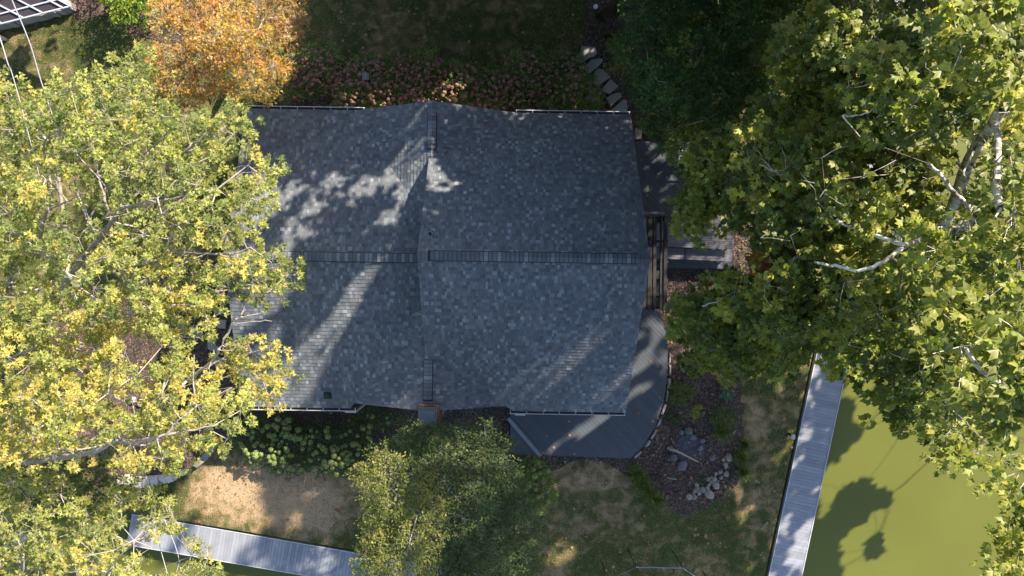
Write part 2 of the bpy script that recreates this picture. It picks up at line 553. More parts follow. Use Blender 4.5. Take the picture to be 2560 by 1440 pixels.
# short grass blades, thicker where the lawn is green
def grass():
    box_ = np.array([[-17.5, -12.6], [15, -12.6], [15, 13.2], [-17.5, 13.2]])
    def ok(q):
        r = inside_poly(q, LANDP) & not_house(q)
        for b in BED_WORLD.values(): r &= ~inside_poly(q, b)
        return r
    q = pts_in(box_ * np.array([1.28, 1.0]), 95000, ok)
    n = len(q)
    a = RNG.uniform(0, 2 * np.pi, n); h = RNG.uniform(.03, .075, n); w = RNG.uniform(.008, .018, n)
    lean = RNG.uniform(.3, 1.3, n)
    d = np.stack([np.cos(a), np.sin(a), np.zeros(n)], 1); s = np.stack([-np.sin(a), np.cos(a), np.zeros(n)], 1)
    base = np.concatenate([q, np.full((n, 1), -.004)], 1)
    tip = base + d * (h * lean)[:, None] + np.array([0, 0, 1.]) * h[:, None]
    v = np.stack([base - s * w[:, None], base + s * w[:, None], tip], 1).reshape(-1, 3)
    tr = np.arange(n * 3).reshape(-1, 3)
    ph = (np.sin(q[:, 0] * 1.1 + 2) * np.cos(q[:, 1] * .9) + np.sin(q[:, 0] * .43 - q[:, 1] * .61)) * .35 + RNG.normal(0, .5, n)
    g = np.array([.055, .075, .02]); b_ = np.array([.34, .25, .13])
    t = np.clip(.5 + ph, 0, 1)[:, None]
    c = (g * (1 - t) + b_ * t) * RNG.uniform(.7, 1.3, (n, 1))
    cols = np.concatenate([np.repeat(c, 3, 0), np.ones((n * 3, 1))], 1)
    obj('grass', np_mesh('grass', v, tr, cols), M_GRASSB, kind='stuff', label='short patchy green and dry grass on the lawn', category='grass')
grass()

# ------------------------------------------------------------------ house
house = empty('house', (0, 1, 0), label='house with grey blue shingled gable roof at two heights, seen from above', cat='house')
house['category'] = 'house'


def hpart(mb, name, mat, parent=house, **k):
    o = mb.build(name, mat, None, **k)
    o.parent = parent
    o.matrix_parent_inverse = Matrix.Translation((0, -1, 0)) if parent is house else Matrix.Identity(4)
    return o


def wallbox(u0, u1, v0, v1, z0, z1):
    mb = MB(); mb.hexa([H(u0, v0, z0), H(u1, v0, z0), H(u1, v1, z0), H(u0, v1, z0), H(u0, v0, z1), H(u1, v0, z1), H(u1, v1, z1), H(u0, v1, z1)])
    return mb
OV = .35
for (a, b, c, d) in ((uL + OV, uR - OV, -HW + OV, -HW + OV + .2), (uL + OV, uR - OV, HW - OV - .2, HW - OV), (uL + OV, uL + OV + .2, -HW + OV + .2, HW - OV - .2), (uR - OV - .2, uR - OV, -HW + OV + .2, HW - OV - .2)):
    hpart(wallbox(a, b, c, d, -.05, zE - .12), 'wall', M_WALL)
# gable walls
def gable(uu, base, top, w, th=.12):
    mb = MB()
    A = [H(uu, -w, base), H(uu, w, base), H(uu, 0, top)]; B = [H(uu + th, -w, base), H(uu + th, w, base), H(uu + th, 0, top)]
    mb.poly(A[::-1]); mb.poly(B); mb.poly([A[0], A[1], B[1], B[0]]); mb.poly([A[1], A[2], B[2], B[1]]); mb.poly([A[2], A[0], B[0], B[2]])
    return mb
hpart(gable(uR - OV - .15, zE - .13, zR - .35, HW - OV - .05), 'gable_wall', M_WALL)
hpart(gable(uM + .06, zE - .13, zR - .16, HW - .2), 'gable_wall', M_WALL)
hpart(gable(uL + OV + .02, zE - .13, zL - .28, HW - OV - .05), 'gable_wall', M_WALL)
for sg, ve in ((1, HW - .35), (-1, -HW + .45)):
    mb = MB(); A = [H(gc - gh + .3, ve, zE - .13), H(gc + gh - .3, ve, zE - .13), H(gc, ve, zG - .25)]
    B = [H(gc - gh + .3, ve - sg * .12, zE - .13), H(gc + gh - .3, ve - sg * .12, zE - .13), H(gc, ve - sg * .12, zG - .25)]
    mb.poly(A); mb.poly(B[::-1]); mb.poly([A[0], A[2], B[2], B[0]]); mb.poly([A[1], B[1], B[2], A[2]]); mb.poly([A[0], B[0], B[1], A[1]])
    hpart(mb, 'gable_wall', M_WALL)

# roof slopes: list of (polygon in 3d, eave direction); every polygon convex
VT, VB = HW + .0, -HW + .2
def plane_pts(l): return [H(*p) for p in l]
def zmR(v): return zE + (zR - zE) * (1 - abs(v) / HW)
def zmL(v): return zE + (zL - zE) * (1 - abs(v) / HW)
def zg_(u): return zE + (zG - zE) * (1 - abs(u - gc) / gh)
vR = HW * (1 - (zG - zE) / (zR - zE)); vLg = HW * (1 - (zG - zE) / (zL - zE))
def valleyR(v):  # u on the cross gable's right valley at v
    return gc + gh * (1 - (zmR(v) - zE) / (zG - zE))
def valleyL(v):
    return gc - gh * (1 - (zmL(v) - zE) / (zG - zE))
SLOPES = []
SLOPES.append(('RU', [(uR, HW), (uR, 0), (uM, 0), (uM, vR), (gc + gh, HW)], 'mR', (-1, 0), (0, -1)))
SLOPES.append(('RL', [(uM, 0), (uR, 0), (uR, -HW), (gc + gh, -HW), (uM, -vR)], 'mR', (1, 0), (0, 1)))
SLOPES.append(('LU', [(uL, 0), (uL, HW), (gc - gh, HW), (uM + .02, vLg + .15), (uM + .02, 0)], 'mL', (-1, 0), (0, -1)))
SLOPES.append(('LL', [(uL, 0), (uM + .02, 0), (uM + .02, -vLg - .15), (gc - gh, -HW), (uL, -HW)], 'mL', (1, 0), (0, 1)))
SLOPES.append(('TGR', [(gc, VT), (gc, vR - .02), (gc + gh, HW)], 'g', (0, 1), (-1, 0)))
SLOPES.append(('TGL', [(gc, VT), (gc - gh, HW), (gc, vLg)], 'g', (0, -1), (1, 0)))
SLOPES.append(('BGR', [(gc, VB), (valleyR(VB), VB), (gc, -vR + .02)], 'g', (0, 1), (-1, 0)))
SLOPES.append(('BGL', [(gc, VB), (gc, -vLg), (valleyL(VB), VB)], 'g', (0, -1), (1, 0)))
ZF = {'mR': lambda u, v: zmR(v), 'mL': lambda u, v: zmL(v), 'g': lambda u, v: zg_(u)}


def clip_poly(poly, cl):
    """Sutherland-Hodgman; cl counter-clockwise"""
    out = poly
    n = len(cl)
    for i in range(n):
        ax, ay = cl[i]; bx, by = cl[(i + 1) % n]
        ex, ey = bx - ax, by - ay
        inp = out; out = []
        if not inp: return []
        for j in range(len(inp)):
            p = inp[j]; q = inp[(j + 1) % len(inp)]
            sp = ex * (p[1] - ay) - ey * (p[0] - ax); sq = ex * (q[1] - ay) - ey * (q[0] - ax)
            if sp >= 0: out.append(p)
            if (sp >= 0) != (sq >= 0):
                t = sp / (sp - sq); out.append((p[0] + t * (q[0] - p[0]), p[1] + t * (q[1] - p[1])))
    return out


def area2(p):
    return sum(p[i][0] * p[(i + 1) % len(p)][1] - p[(i + 1) % len(p)][0] * p[i][1] for i in range(len(p))) / 2


TONES = [(.090, .099, .117), (.108, .119, .137), (.130, .142, .160), (.168, .183, .202), (.215, .232, .250), (.128, .126, .134)]
TW = [.075, .095, .12, .145, .17]
TP = [.18, .30, .24, .14, .06, .08]
roof_base = MB()
roof_o = None
tabs = []          # (matrix parts, poly, b0, tone, thickness, plane)
planes = {}
for name, poly, zf, adir, bdir in SLOPES:
    z = ZF[zf]
    p3 = [H(u, v, z(u, v)) for u, v in poly]
    if area2(poly) < 0: p3 = p3[::-1]
    lo_ = [p - Vector((0, 0, .09)) for p in p3]
    roof_base.poly(p3); roof_base.poly(lo_[::-1])
    for i in range(len(p3)):
        j = (i + 1) % len(p3)
        roof_base.poly([lo_[i], lo_[j], p3[j], p3[i]])
    # plane frame: A along the eave, B up the slope
    du, dv = bdir
    e = 1.0
    dz = z(gc + (.5 if zf == 'g' and du < 0 else -.5 if zf == 'g' else 0) + du * .1, (0 if zf == 'g' else -dv * 2) + dv * .1) - z(gc + (.5 if zf == 'g' and du < 0 else -.5 if zf == 'g' else 0), (0 if zf == 'g' else -dv * 2))
    slope = dz / .1
    B = (H(du, dv, 0) - H(0, 0, 0)); B.z = slope; ln = B.length; B.normalize()
    A = H(adir[0], adir[1], 0) - H(0, 0, 0); A.normalize()
    Nn = A.cross(B)
    if Nn.z < 0: A = -A; Nn = A.cross(B)
    Nn.normalize()
    # origin on the eave line
    if zf == 'g':
        O = H(gc + gh if du < 0 else gc - gh, 0, zE)
    else:
        O = H(0, HW if dv < 0 else -HW, zE)
    ab = [((p - O).dot(A), (p - O).dot(B)) for p in p3]
    if area2(ab) < 0: ab = ab[::-1]
    planes[name] = (O, A, B, Nn)
    amin, amax = min(p[0] for p in ab), max(p[0] for p in ab)
    bmin, bmax = min(p[1] for p in ab), max(p[1] for p in ab)
    EXP = .143
    k0 = int(math.floor(bmin / EXP))
    k = k0
    # a little eave overhang is part of the first course
    while k * EXP < bmax:
        b0 = k * EXP
        a = amin - random.uniform(0, .2)
        prev = 1
        while a < amax:
            w = random.choice(TW)
            tone = random.choices(range(6), TP)[0]
            if tone >= 3 and prev >= 3 and random.random() < .7: tone = random.choice((0, 1, 2))
            prev = tone
            th = .011 if random.random() < .55 else .017
            rect = [(a + .0025, b0), (a + w - .0025, b0), (a + w - .0025, b0 + EXP + .006), (a + .0025, b0 + EXP + .006)]
            if a + w >= amin:
                cp = rect if all(clip_in for clip_in in [True]) else rect
                cp = clip_poly(rect, ab)
                if len(cp) >= 3 and area2(cp) > 6e-4:
                    full = abs(area2(cp) - (w - .005) * (EXP + .006)) < 1e-5
                    tabs.append((name, cp, b0, a, w, tone, th, full))
            a += w
        k += 1
roof_o = hpart(roof_base, 'roof', M_BLACK)


def tab_geo(cp, b0, th, O, A, B, Nn, V, F):
    top = []; bot = []
    for (a, b) in cp:
        h = .003 + th * max(0.0, 1 - (b - b0) / .15)
        q = O + A * a + B * b
        top.append(q + Nn * h); bot.append(q + Nn * .0005)
    i0 = len(V); n = len(cp)
    V += [tuple(p) for p in top] + [tuple(p) for p in bot]
    F.append(tuple(range(i0, i0 + n)))
    for i in range(n):
        j = (i + 1) % n
        F.append((i0 + n + i, i0 + n + j, i0 + j, i0 + i))
    return 2 * n


# the 300 shingles nearest the camera (beside the high ridge) are objects, the rest one mesh
def tabkey(t):
    O, A, B, Nn = planes[t[0]]
    p = O + A * (t[3] + t[4] / 2) + B * (t[2] + .07)
    return (Vector((0, 0, CAM_H)) - p).length
order = sorted([i for i, t in enumerate(tabs) if t[7] and t[0] in ('RU', 'RL')], key=lambda i: tabkey(tabs[i]))
big = set(order[:300])
V, F, C = [], [], []
tm = {}


def tone_col(t):
    c = TONES[t]; f = random.uniform(.88, 1.12)
    return (c[0] * f, c[1] * f, c[2] * f, 1)
IDM = roof_o.matrix_parent_inverse.copy()
for i, t in enumerate(tabs):
    O, A, B, Nn = planes[t[0]]
    if i in big:
        key = (round(t[4], 3), t[5], t[6])
        if key not in tm:
            v, f = [], []
            cp = [(.0025, 0), (t[4] - .0025, 0), (t[4] - .0025, .149), (.0025, .149)]
            tab_geo(cp, 0, t[6], Vector((0, 0, 0)), Vector((1, 0, 0)), Vector((0, 1, 0)), Vector((0, 0, 1)), v, f)
            me = bpy.data.meshes.new('shingle'); me.from_pydata(v, [], f)
            ca = me.color_attributes.new("tint", 'FLOAT_COLOR', 'POINT')
            ca.data.foreach_set("color", np.tile(np.array(tone_col(t[5]), np.float32), len(v)))
            me.materials.append(M_SHINGLE); tm[key] = me
        M = Matrix((A, B, Nn)).transposed().to_4x4(); M.translation = O + A * t[3] + B * t[2]
        o = bpy.data.objects.new('shingle', tm[key]); COL.objects.link(o)
        o.parent = roof_o; o.matrix_parent_inverse = Matrix.Identity(4); o.matrix_basis = M
    else:
        n = tab_geo(t[1], t[2], t[6], O, A, B, Nn, V, F)
        C += list(tone_col(t[5])) * n
me = bpy.data.meshes.new('shingles'); me.from_pydata(V, [], F)
ca = me.color_attributes.new("tint", 'FLOAT_COLOR', 'POINT'); ca.data.foreach_set("color", np.array(C, np.float32))
o = obj('shingle_courses', me, M_SHINGLE, roof_o, kind='stuff')
print('tabs', len(tabs))

# ridge vents and their cap shingles
cap_meshes = {}


def cap_mesh(tone, w, pitch, ex=.143):
    key = (tone, w, pitch, ex)
    if key in cap_meshes: return cap_meshes[key]
    v, f = [], []
    L_ = ex - .018
    prof = [(-w / 2, -w / 2 * pitch), (-w * .22, -w * .22 * pitch + .004), (0, .008), (w * .22, -w * .22 * pitch + .004), (w / 2, -w / 2 * pitch)]
    for x, lift in ((0.0, .020), (L_, .010)):
        for (y, z) in prof: v.append((x, y, z + lift))
    for x, lift in ((0.0, .0), (L_, -.002)):
        for (y, z) in prof: v.append((x, y, z + lift))
    for i in range(4):
        f.append((i, 5 + i, 6 + i, i + 1)[::-1]); f.append((10 + i, 11 + i, i + 1, i))
        f.append((10 + i, 15 + i, 16 + i, 11 + i))
    f += [(0, 10, 15, 5), (4, 9, 19, 14)]
    me = bpy.data.meshes.new('ridge_cap'); me.from_pydata(v, [], f)
    ca = me.color_attributes.new("tint", 'FLOAT_COLOR', 'POINT')
    ca.data.foreach_set("color", np.tile(np.array(tone_col(tone), np.float32), len(v)))
    me.materials.append(M_SHINGLE)
    cap_meshes[key] = me
    return me


def ridge(p0, p1, pitch, vent0, vent1, w=.30):
    """caps from p0 to p1; the stretch vent0..vent1 (metres along) sits on a raised black vent"""
    d = p1 - p0; L_ = d.length; d.normalize(); s = Vector((0, 0, 1)).cross(d).normalized()
    up = d.cross(s).normalized()
    if vent1 > vent0:
        mb = MB()
        ww = w / 2 + .022; hh = .062
        a, b = p0 + d * vent0, p0 + d * vent1
        for x, y in ((-1, 1),):
            A = [a - s * ww - up * (ww * pitch), a - up * 0, a + s * ww - up * (ww * pitch), a + s * ww - up * (ww * pitch - hh), a + up * hh, a - s * ww - up * (ww * pitch - hh)]
            Bq = [q + (b - a) for q in A]
            mb.poly(A[::-1]); mb.poly(Bq)
            for i in range(6):
                j = (i + 1) % 6
                mb.poly([A[i], A[j], Bq[j], Bq[i]])
        mb.build('ridge_vent', M_BLACK, roof_o).matrix_parent_inverse = Matrix.Identity(4)
    x = 0
    while x < L_ - .02:
        lift = (.066 if vent0 - .01 <= x <= vent1 - .1 else .016)
        t = random.choices(range(6), [.12, .30, .30, .17, .05, .06])[0]
        M = Matrix((d, s, up)).transposed().to_4x4()
        M.translation = p0 + d * x + up * lift
        o = bpy.data.objects.new('ridge_cap', cap_mesh(t, w, pitch)); COL.objects.link(o)
        o.parent = roof_o; o.matrix_parent_inverse = Matrix.Identity(4); o.matrix_basis = M
        x += .143


sR, sL, sG = (zR - zE) / HW, (zL - zE) / HW, (zG - zE) / gh
ridge(H(uM, 0, zR), H(uR - .02, 0, zR), sR * .75, .33, 7.12)
ridge(H(uL, 0, zL), H(uM - .02, 0, zL), sL, .7, 7.10)
ridge(H(gc, VT, zG), H(gc, vR - .02, zG), sG, .42, 1.78)
ridge(H(gc, VB, zG), H(gc, -vR + .02, zG), sG, .36, 1.85)

# gutters with hanger straps
def gutter(u0, u1, side):
    v = side * HW
    o_ = side * .115
    mb = MB()
    zz = zE - .01
    a = [H(u0, v + side * .005, zz - .11), H(u1, v + side * .005, zz - .11), H(u1, v + o_, zz - .11), H(u0, v + o_, zz - .11)]
    mb2 = MB()
    mb2.hexa(([*a] if side > 0 else a) + [q + Vector((0, 0, .012)) for q in a])
    g = mb2.build('gutter', M_GUTIN, house); g.matrix_parent_inverse = Matrix.Translation((0, -1, 0))
    m = MB()
    m.bar(H(u0, v + o_, zz - .05), H(u1, v + o_, zz - .05), .022, .11)
    m.build('gutter_lip', M_WHITE, g).matrix_parent_inverse = Matrix.Identity(4)
    n = int((u1 - u0) / .6)
    for i in range(n + 1):
        u = u0 + .03 + i * (u1 - u0 - .06) / max(n, 1)
        s_ = MB(); s_.bar(H(u, v - side * .01, zz + .006), H(u, v + o_, zz + .006), .022, .01)
        s_.build('gutter_strap', M_WHITE, g).matrix_parent_inverse = Matrix.Identity(4)
    return g
g1 = gutter(uL, gc - gh + .35, 1); g2 = gutter(gc + gh - .1, uR - .02, 1)
g3 = gutter(uL, gc - gh + .2, -1); g4 = gutter(gc + gh - .15, uR - .02, -1)
for (u, v, ln, m_) in ((gc - gh - .3, HW + .15, .42, M_CAPM), (gc + gh + .6, HW + .15, .4, M_BLACK), (gc - gh - .05, -HW - .17, .42, M_WHITE), (gc + gh + .25, -HW - .17, .4, M_WHITE)):
    mb = MB(); mb.bar(H(u - ln / 2, v, zE - .2), H(u + ln / 2, v, zE - .2), .08, .07)
    mb.bar(H(u + ln / 2 - .04, v, zE - .24), H(u + ln / 2 - .04, v, 0), .08, .07, (0, 1, 0))
    hpart(mb, 'downspout', m_)

# plumbing pipe and box vent on the roof
mb = MB()
pc = P(1077, 585, 6.55); u_, v_ = uv_of(pc.x, pc.y); zz = zmR(v_)
mb.tube([H(u_, v_, zz - .05), H(u_, v_, zz + .06)], [.14, .075], 16)
mb.tube([H(u_, v_, zz + .05), H(u_, v_, zz + .26)], [.045, .045], 16, cap=False)
mb.tube([H(u_, v_, zz + .26), H(u_, v_, zz + .10)], [.036, .036], 16, cap=False)
hpart(mb, 'vent_pipe', M_LEAD, smooth=True)
pc = P(817, 990, 3.3); u_, v_ = uv_of(pc.x, pc.y); zz = zmL(v_)
mb = MB(); O_ = H(u_, v_, zz); O, A, B, Nn = planes['LL']
Mx = Matrix((A, B, Nn)).transposed()
mb.box(O_ + Nn * .02, (.30, .26, .02), Mx); mb.box(O_ + Nn * .08 + B * .06, (.20, .2, .12), Mx, bev=.03)
hpart(mb, 'roof_vent', M_BLACK)

# chimney of courses of bricks with a metal cap
chx0, chx1, chy0, chy1, chz = -3.28, -2.62, -4.86, -4.16, 5.15
mb = MB(); mb.box(((chx0 + chx1) / 2, (chy0 + chy1) / 2, (chz - .03) / 2), (chx1 - chx0 - .03, chy1 - chy0 - .03, chz - .03))
chim = hpart(mb, 'chimney', M_MORTAR)
bm_ = MB(); bm_.box((0, 0, 0), (.19, .09, .057), bev=.004); BRK = bm_.mesh('brick'); BRK.materials.append(M_BRICK)
zc = 3.4; row = 0
while zc < chz - .02:
    off = .1 * (row % 2)
    grow = .03 if zc > chz - .2 else 0
    for side in range(4):
        if side % 2 == 0: x0, x1 = chx0 - grow, chx1 + grow
        else: x0, x1 = chy0 - grow, chy1 + grow
        nb = int((x1 - x0 + .02) / .2)
        st = (x1 - x0) / nb
        for i in range(nb):
            c = x0 + st * (i + .5) + (off - .05) * .4
            p = {0: (c, chy0 - grow + .035, 0), 2: (c, chy1 + grow - .035, 0), 1: (chx1 + grow - .035, c, 90), 3: (chx0 - grow + .035, c, 90)}[side]
            o = bpy.data.objects.new('brick', BRK); COL.objects.link(o)
            o.parent = chim
            o.location = (p[0], p[1], zc + random.uniform(-.002, .002)); o.rotation_euler = (0, 0, R(p[2]) + random.uniform(-.01, .01))
            o.matrix_parent_inverse = Matrix.Identity(4)
    zc += .0675; row += 1
mb = MB(); mb.box(((chx0 + chx1) / 2, (chy0 + chy1) / 2, chz + .0), (chx1 - chx0 + .0, chy1 - chy0 + .0, .07), bev=.015)
mb.build('chimney_crown', M_MORTAR, chim)
cx, cy = -2.95, -4.50
mb = MB(); mb.box((cx, cy, chz + .28), (.54, .52, .02), bev=.008)
mb.box((cx, cy, chz + .305), (.46, .44, .03), bev=.012)
for sx in (-1, 1):
    for sy in (-1, 1): mb.box((cx + sx * .19, cy + sy * .18, chz + .15), (.025, .025, .25))
mb.build('chimney_cap', M_CAPM, chim)

# ------------------------------------------------------------------ decks
def strips(poly, ang, w, gap, z, th, mat, parent, name='board', mats=None):
    """boards running in direction ang, cut to a convex polygon (world xy)"""
    if area2(poly) < 0: poly = poly[::-1]
    c, s = math.cos(ang), math.sin(ang)
    loc = [(x * c + y * s, -x * s + y * c) for x, y in poly]
    lo, hi = min(p[1] for p in loc), max(p[1] for p in loc)
    y = math.floor(lo / w) * w
    k = 0
    while y < hi:
        q = clip_poly([(-99, y + gap / 2), (99, y + gap / 2), (99, y + w - gap / 2), (-99, y + w - gap / 2)], loc)
        if len(q) >= 3 and area2(q) > .004:
            mb = MB(); dz = random.uniform(-.002, .002)
            pts = [Vector((a * c - b * s, a * s + b * c, z + dz)) for a, b in q]
            lw = [p - Vector((0, 0, th)) for p in pts]
            mb.poly(pts); mb.poly(lw[::-1])
            for i in range(len(pts)):
                j = (i + 1) % len(pts); mb.poly([lw[i], lw[j], pts[j], pts[i]])
            o = mb.build(name, random.choice(mats) if mats else mat, parent)
            k += 1
        y += w
    return k


def pxy(l, z): return [tuple(P(x, y, z)[:2]) for x, y in l]
deckA = empty('wooden_deck', (0, 0, 0), label='dark diagonal board deck curving round the south east house corner', cat='deck')
deckA['category'] = 'deck'
curve_px = [(1650, 782), (1664, 830), (1669, 880), (1668, 940), (1659, 1005), (1637, 1070), (1606, 1118), (1576, 1146)]
outA = pxy([(1275, 960), (1276, 1136)], DECK_Z) + pxy(curve_px[::-1], DECK_Z) + pxy([(1590, 760)], DECK_Z)
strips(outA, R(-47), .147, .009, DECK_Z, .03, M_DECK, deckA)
mb = MB(); a, b = P(1270, 1046, DECK_Z + .005), P(1352, 1141, DECK_Z + .005)
mb.bar(a, b, .15, .012); mb.build('seam_board', M_DECKL, deckA)
mb = MB()
ring = [Vector((*p, 0)) for p in outA]
for i in range(1, len(ring) - 1):
    a, b = ring[i], ring[i + 1]
    mb.bar(a + Vector((0, 0, .26)), b + Vector((0, 0, .26)), .03, .30)
mb.build('skirt_board', M_DARKW, deckA)
mb = MB()
cen = Vector((sum(p[0] for p in outA) / len(outA), sum(p[1] for p in outA) / len(outA), .2))
mb.poly([(p.x, p.y, .30) for p in [cen.lerp(Vector((*q, .2)), .97) for q in outA]]); mb.build('deck_underlay', M_BLACK, deckA)

deckB = empty('wooden_deck', (0, 0, 0), label='dark shaded diagonal board deck under the sycamore holding the slatted table', cat='deck')
deckB['category'] = 'deck'
outB = pxy([(1560, 353), (1835, 356), (1834, 672), (1560, 668)], DECK_Z)
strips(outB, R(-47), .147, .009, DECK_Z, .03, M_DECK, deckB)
strips(pxy([(1560, 674), (1668, 676), (1664, 776), (1560, 758)], DECK_Z - .02), R(-90), .147, .012, DECK_Z - .02, .03, M_DARKW, deckB)
mb = MB()
for i in range(4):
    a = Vector((*outB[i], .26)); b = Vector((*outB[(i + 1) % 4], .26)); mb.bar(a, b, .03, .30)
mb.build('skirt_board', M_DARKW, deckB)
mb = MB(); mb.poly([(p[0] * .99, p[1], .3) for p in outB]); mb.build('deck_underlay', M_BLACK, deckB)

# stone edging along the curved deck
edge = empty('stone_edging', (0, 0, 0), label='thin row of pale stones edging the curved deck', cat='edging')
edge['category'] = 'edging'


def rock_mesh(sx, sy, sz, seed, flat=.0, sub=2):
    import bmesh
    bm = bmesh.new(); bmesh.ops.create_icosphere(bm, subdivisions=sub, radius=1)
    r = np.random.default_rng(seed); ph = r.uniform(0, 6, 9)
    for v in bm.verts:
        x, y, z = v.co
        k = 1 + .12 * math.sin(2.3 * x + ph[0]) * math.cos(2.9 * y + ph[1]) + .09 * math.sin(4.1 * z + 3 * x + ph[2]) + .05 * math.sin(7 * y + ph[3])
        # squarish: push toward a box
        m = max(abs(x), abs(y), abs(z)); kk = 1 + flat * (1 / m - 1)
        v.co = Vector((x * sx, y * sy, z * sz)) * k * kk
    me = bpy.data.meshes.new('rock'); bm.to_mesh(me); bm.free()
    if flat < .3: me.polygons.foreach_set("use_smooth", [True] * len(me.polygons))
    return me


ecs = []
for i in range(2, len(curve_px) - 1):
    a, b = P(*curve_px[i], .2), P(*curve_px[i + 1], .2)
    out_ = Vector(((b - a).y, -(b - a).x, 0)).normalized() * -1
    if out_.dot(a - cen) < 0: out_ = -out_
    n = max(1, int((b - a).length / .42))
    for j in range(n):
        p = a.lerp(b, (j + .5) / n) + out_ * .09
        ecs.append((p, math.atan2((b - a).y, (b - a).x)))
RM = [rock_mesh(.22, .075, .14, 50 + i, .45) for i in range(4)]
for me in RM: me.materials.append(M_GREYS)
for p, a in ecs:
    o = bpy.data.objects.new('edging_stone', random.choice(RM)); COL.objects.link(o); o.parent = edge
    o.location = (p.x, p.y, .18 + random.uniform(-.03, .04)); o.rotation_euler = (random.uniform(-.1, .1), random.uniform(-.1, .1), a + random.uniform(-.08, .08)); o.scale = (random.uniform(.7, 1.1), random.uniform(.8, 1.2), 1)

# ------------------------------------------------------------------ boardwalks
def boardwalk(a, b, width, side, label, fade=0):
    """a, b: land side line; side: unit vector to the water side"""
    root = empty('boardwalk', tuple(a), label=label, cat='boardwalk'); root['category'] = 'boardwalk'
    d = (b - a); L_ = d.length; d.normalize(); s = Vector(side).normalized()
    ang = math.atan2(d.y, d.x)
    meshes = []
    for i in range(5):
        m = MB(); m.box((0, 0, 0), (.137, width - .04 + random.uniform(-.004, .004), .026), bev=.003); meshes.append(m.mesh('board'))
        meshes[-1].materials.append(M_DOCK)
    n = int(L_ / .1425)
    rest = MB()
    for i in range(n):
        p = d * (i * .1425 + .07) + s * (width / 2)
        w = a + p
        inv = abs(w.x / (CAM_H - DOCK_Z) * FPX) < 1380 and abs(w.y / (CAM_H - DOCK_Z) * FPX) < 800
        if not inv: continue
        o = bpy.data.objects.new('board', random.choice(meshes)); COL.objects.link(o); o.parent = root
        o.location = p + Vector((0, 0, random.uniform(-.002, .002))); o.rotation_euler = (0, 0, ang + random.gauss(0, .002))
    for off in (-.005, width + .005):
        m = MB(); m.bar(d * 0 + s * off + Vector((0, 0, -.07)), d * L_ + s * off + Vector((0, 0, -.07)), .035, .19)
        m.build('edge_beam', M_DOCKE, root)
    m = MB()
    for q in (.25, .5, .75): m.bar(s * width * q + Vector((0, 0, -.13)), d * L_ + s * width * q + Vector((0, 0, -.13)), .07, .18)
    m.build('joist', M_DARKW, root)
    k = 0
    while k < L_:
        m = MB(); m.tube([d * k + s * (width - .12) + Vector((0, 0, -.05)), d * k + s * (width - .12) + Vector((0, 0, -1.6))], [.1, .1], 10)
        m.build('pile', M_DARKW, root); k += 2.6
    return root
dzv = Vector((0, 0, DOCK_Z))
a_, b_ = P(2230, -30, DOCK_Z), P(1905, 1475, DOCK_Z)
dd = (b_ - a_).normalized(); sd_ = Vector((-dd.y, dd.x, 0)); sd_ = sd_ if sd_.x > 0 else -sd_
boardwalk(a_ + sd_ * .16, b_ + sd_ * .16, 1.36, sd_, 'grey board walkway along the green water on the right')
a_, b_ = P(330, 1284, DOCK_Z), P(1760, 1532, DOCK_Z)
dd = (b_ - a_).normalized(); sd_ = Vector((-dd.y, dd.x, 0)); sd_ = sd_ if sd_.y < 0 else -sd_
boardwalk(a_ + sd_ * .03, b_ + sd_ * .03, 1.30, sd_, 'pale sunlit board walkway below the dry lawn at bottom left')
# ------------------------------------------------------------------ foliage tools
T_MAPLE = (np.array([[0, 0, 0], [.22, .46, -.08], [.42, .16, .03], [1, 0, -.12], [.42, -.16, .03], [.22, -.46, -.08]], float),
           np.array([[0, 2, 1], [0, 3, 2], [0, 4, 3], [0, 5, 4]]))
T_SYC = (np.array([[.02, 0, 0], [.05, .42, -.16], [.30, .30, .04], [.60, .50, -.20], [.62, .22, .06], [1, 0, -.26], [.62, -.22, .06], [.58, -.52, -.14], [.30, -.30, .04], [.02, -.44, -.12]], float),
         np.array([[0, 2, 1], [0, 3, 2], [0, 4, 3], [0, 5, 4], [0, 6, 5], [0, 7, 6], [0, 8, 7], [0, 9, 8]]))
T_CARD = (np.array([[0, 0, 0], [.45, .5, .05], [1, .05, -.1], [.55, -.5, .05]], float), np.array([[0, 2, 1], [0, 3, 2]]))
T_OVAL = (np.array([[0, 0, 0], [.45, .27, .02], [1, 0, -.08], [.45, -.27, .02]], float), np.array([[0, 2, 1], [0, 3, 2]]))


def unit(a): return a / np.maximum(np.linalg.norm(a, axis=1, keepdims=True), 1e-6)


def leaf_arrays(C, D, n, size, tmpl, reach, spread=1.0, ntilt=.55, droop=.25, jitter=.3):
    """n leaves round each of the twig tips C (m,3) with twig directions D"""
    m = len(C)
    Cn = np.repeat(C, n, 0); Dn = np.repeat(D, n, 0)
    k = m * n
    az = RNG.uniform(0, 2 * np.pi, k)
    rad = np.stack([np.cos(az), np.sin(az), RNG.normal(-droop, .25, k)], 1)
    d = unit(rad * spread + Dn * .5)
    nn = np.array([0, 0, 1.]) + RNG.normal(0, ntilt, (k, 3)) + Dn * .15
    nn = unit(nn - d * (nn * d).sum(1, keepdims=True))
    w = np.cross(nn, d)
    s = size * RNG.uniform(.65, 1.2, k)
    base = Cn + d * (reach * RNG.uniform(.2, 1.0, k))[:, None] + RNG.normal(0, jitter, (k, 3)) * size
    return base, d, w, nn, s


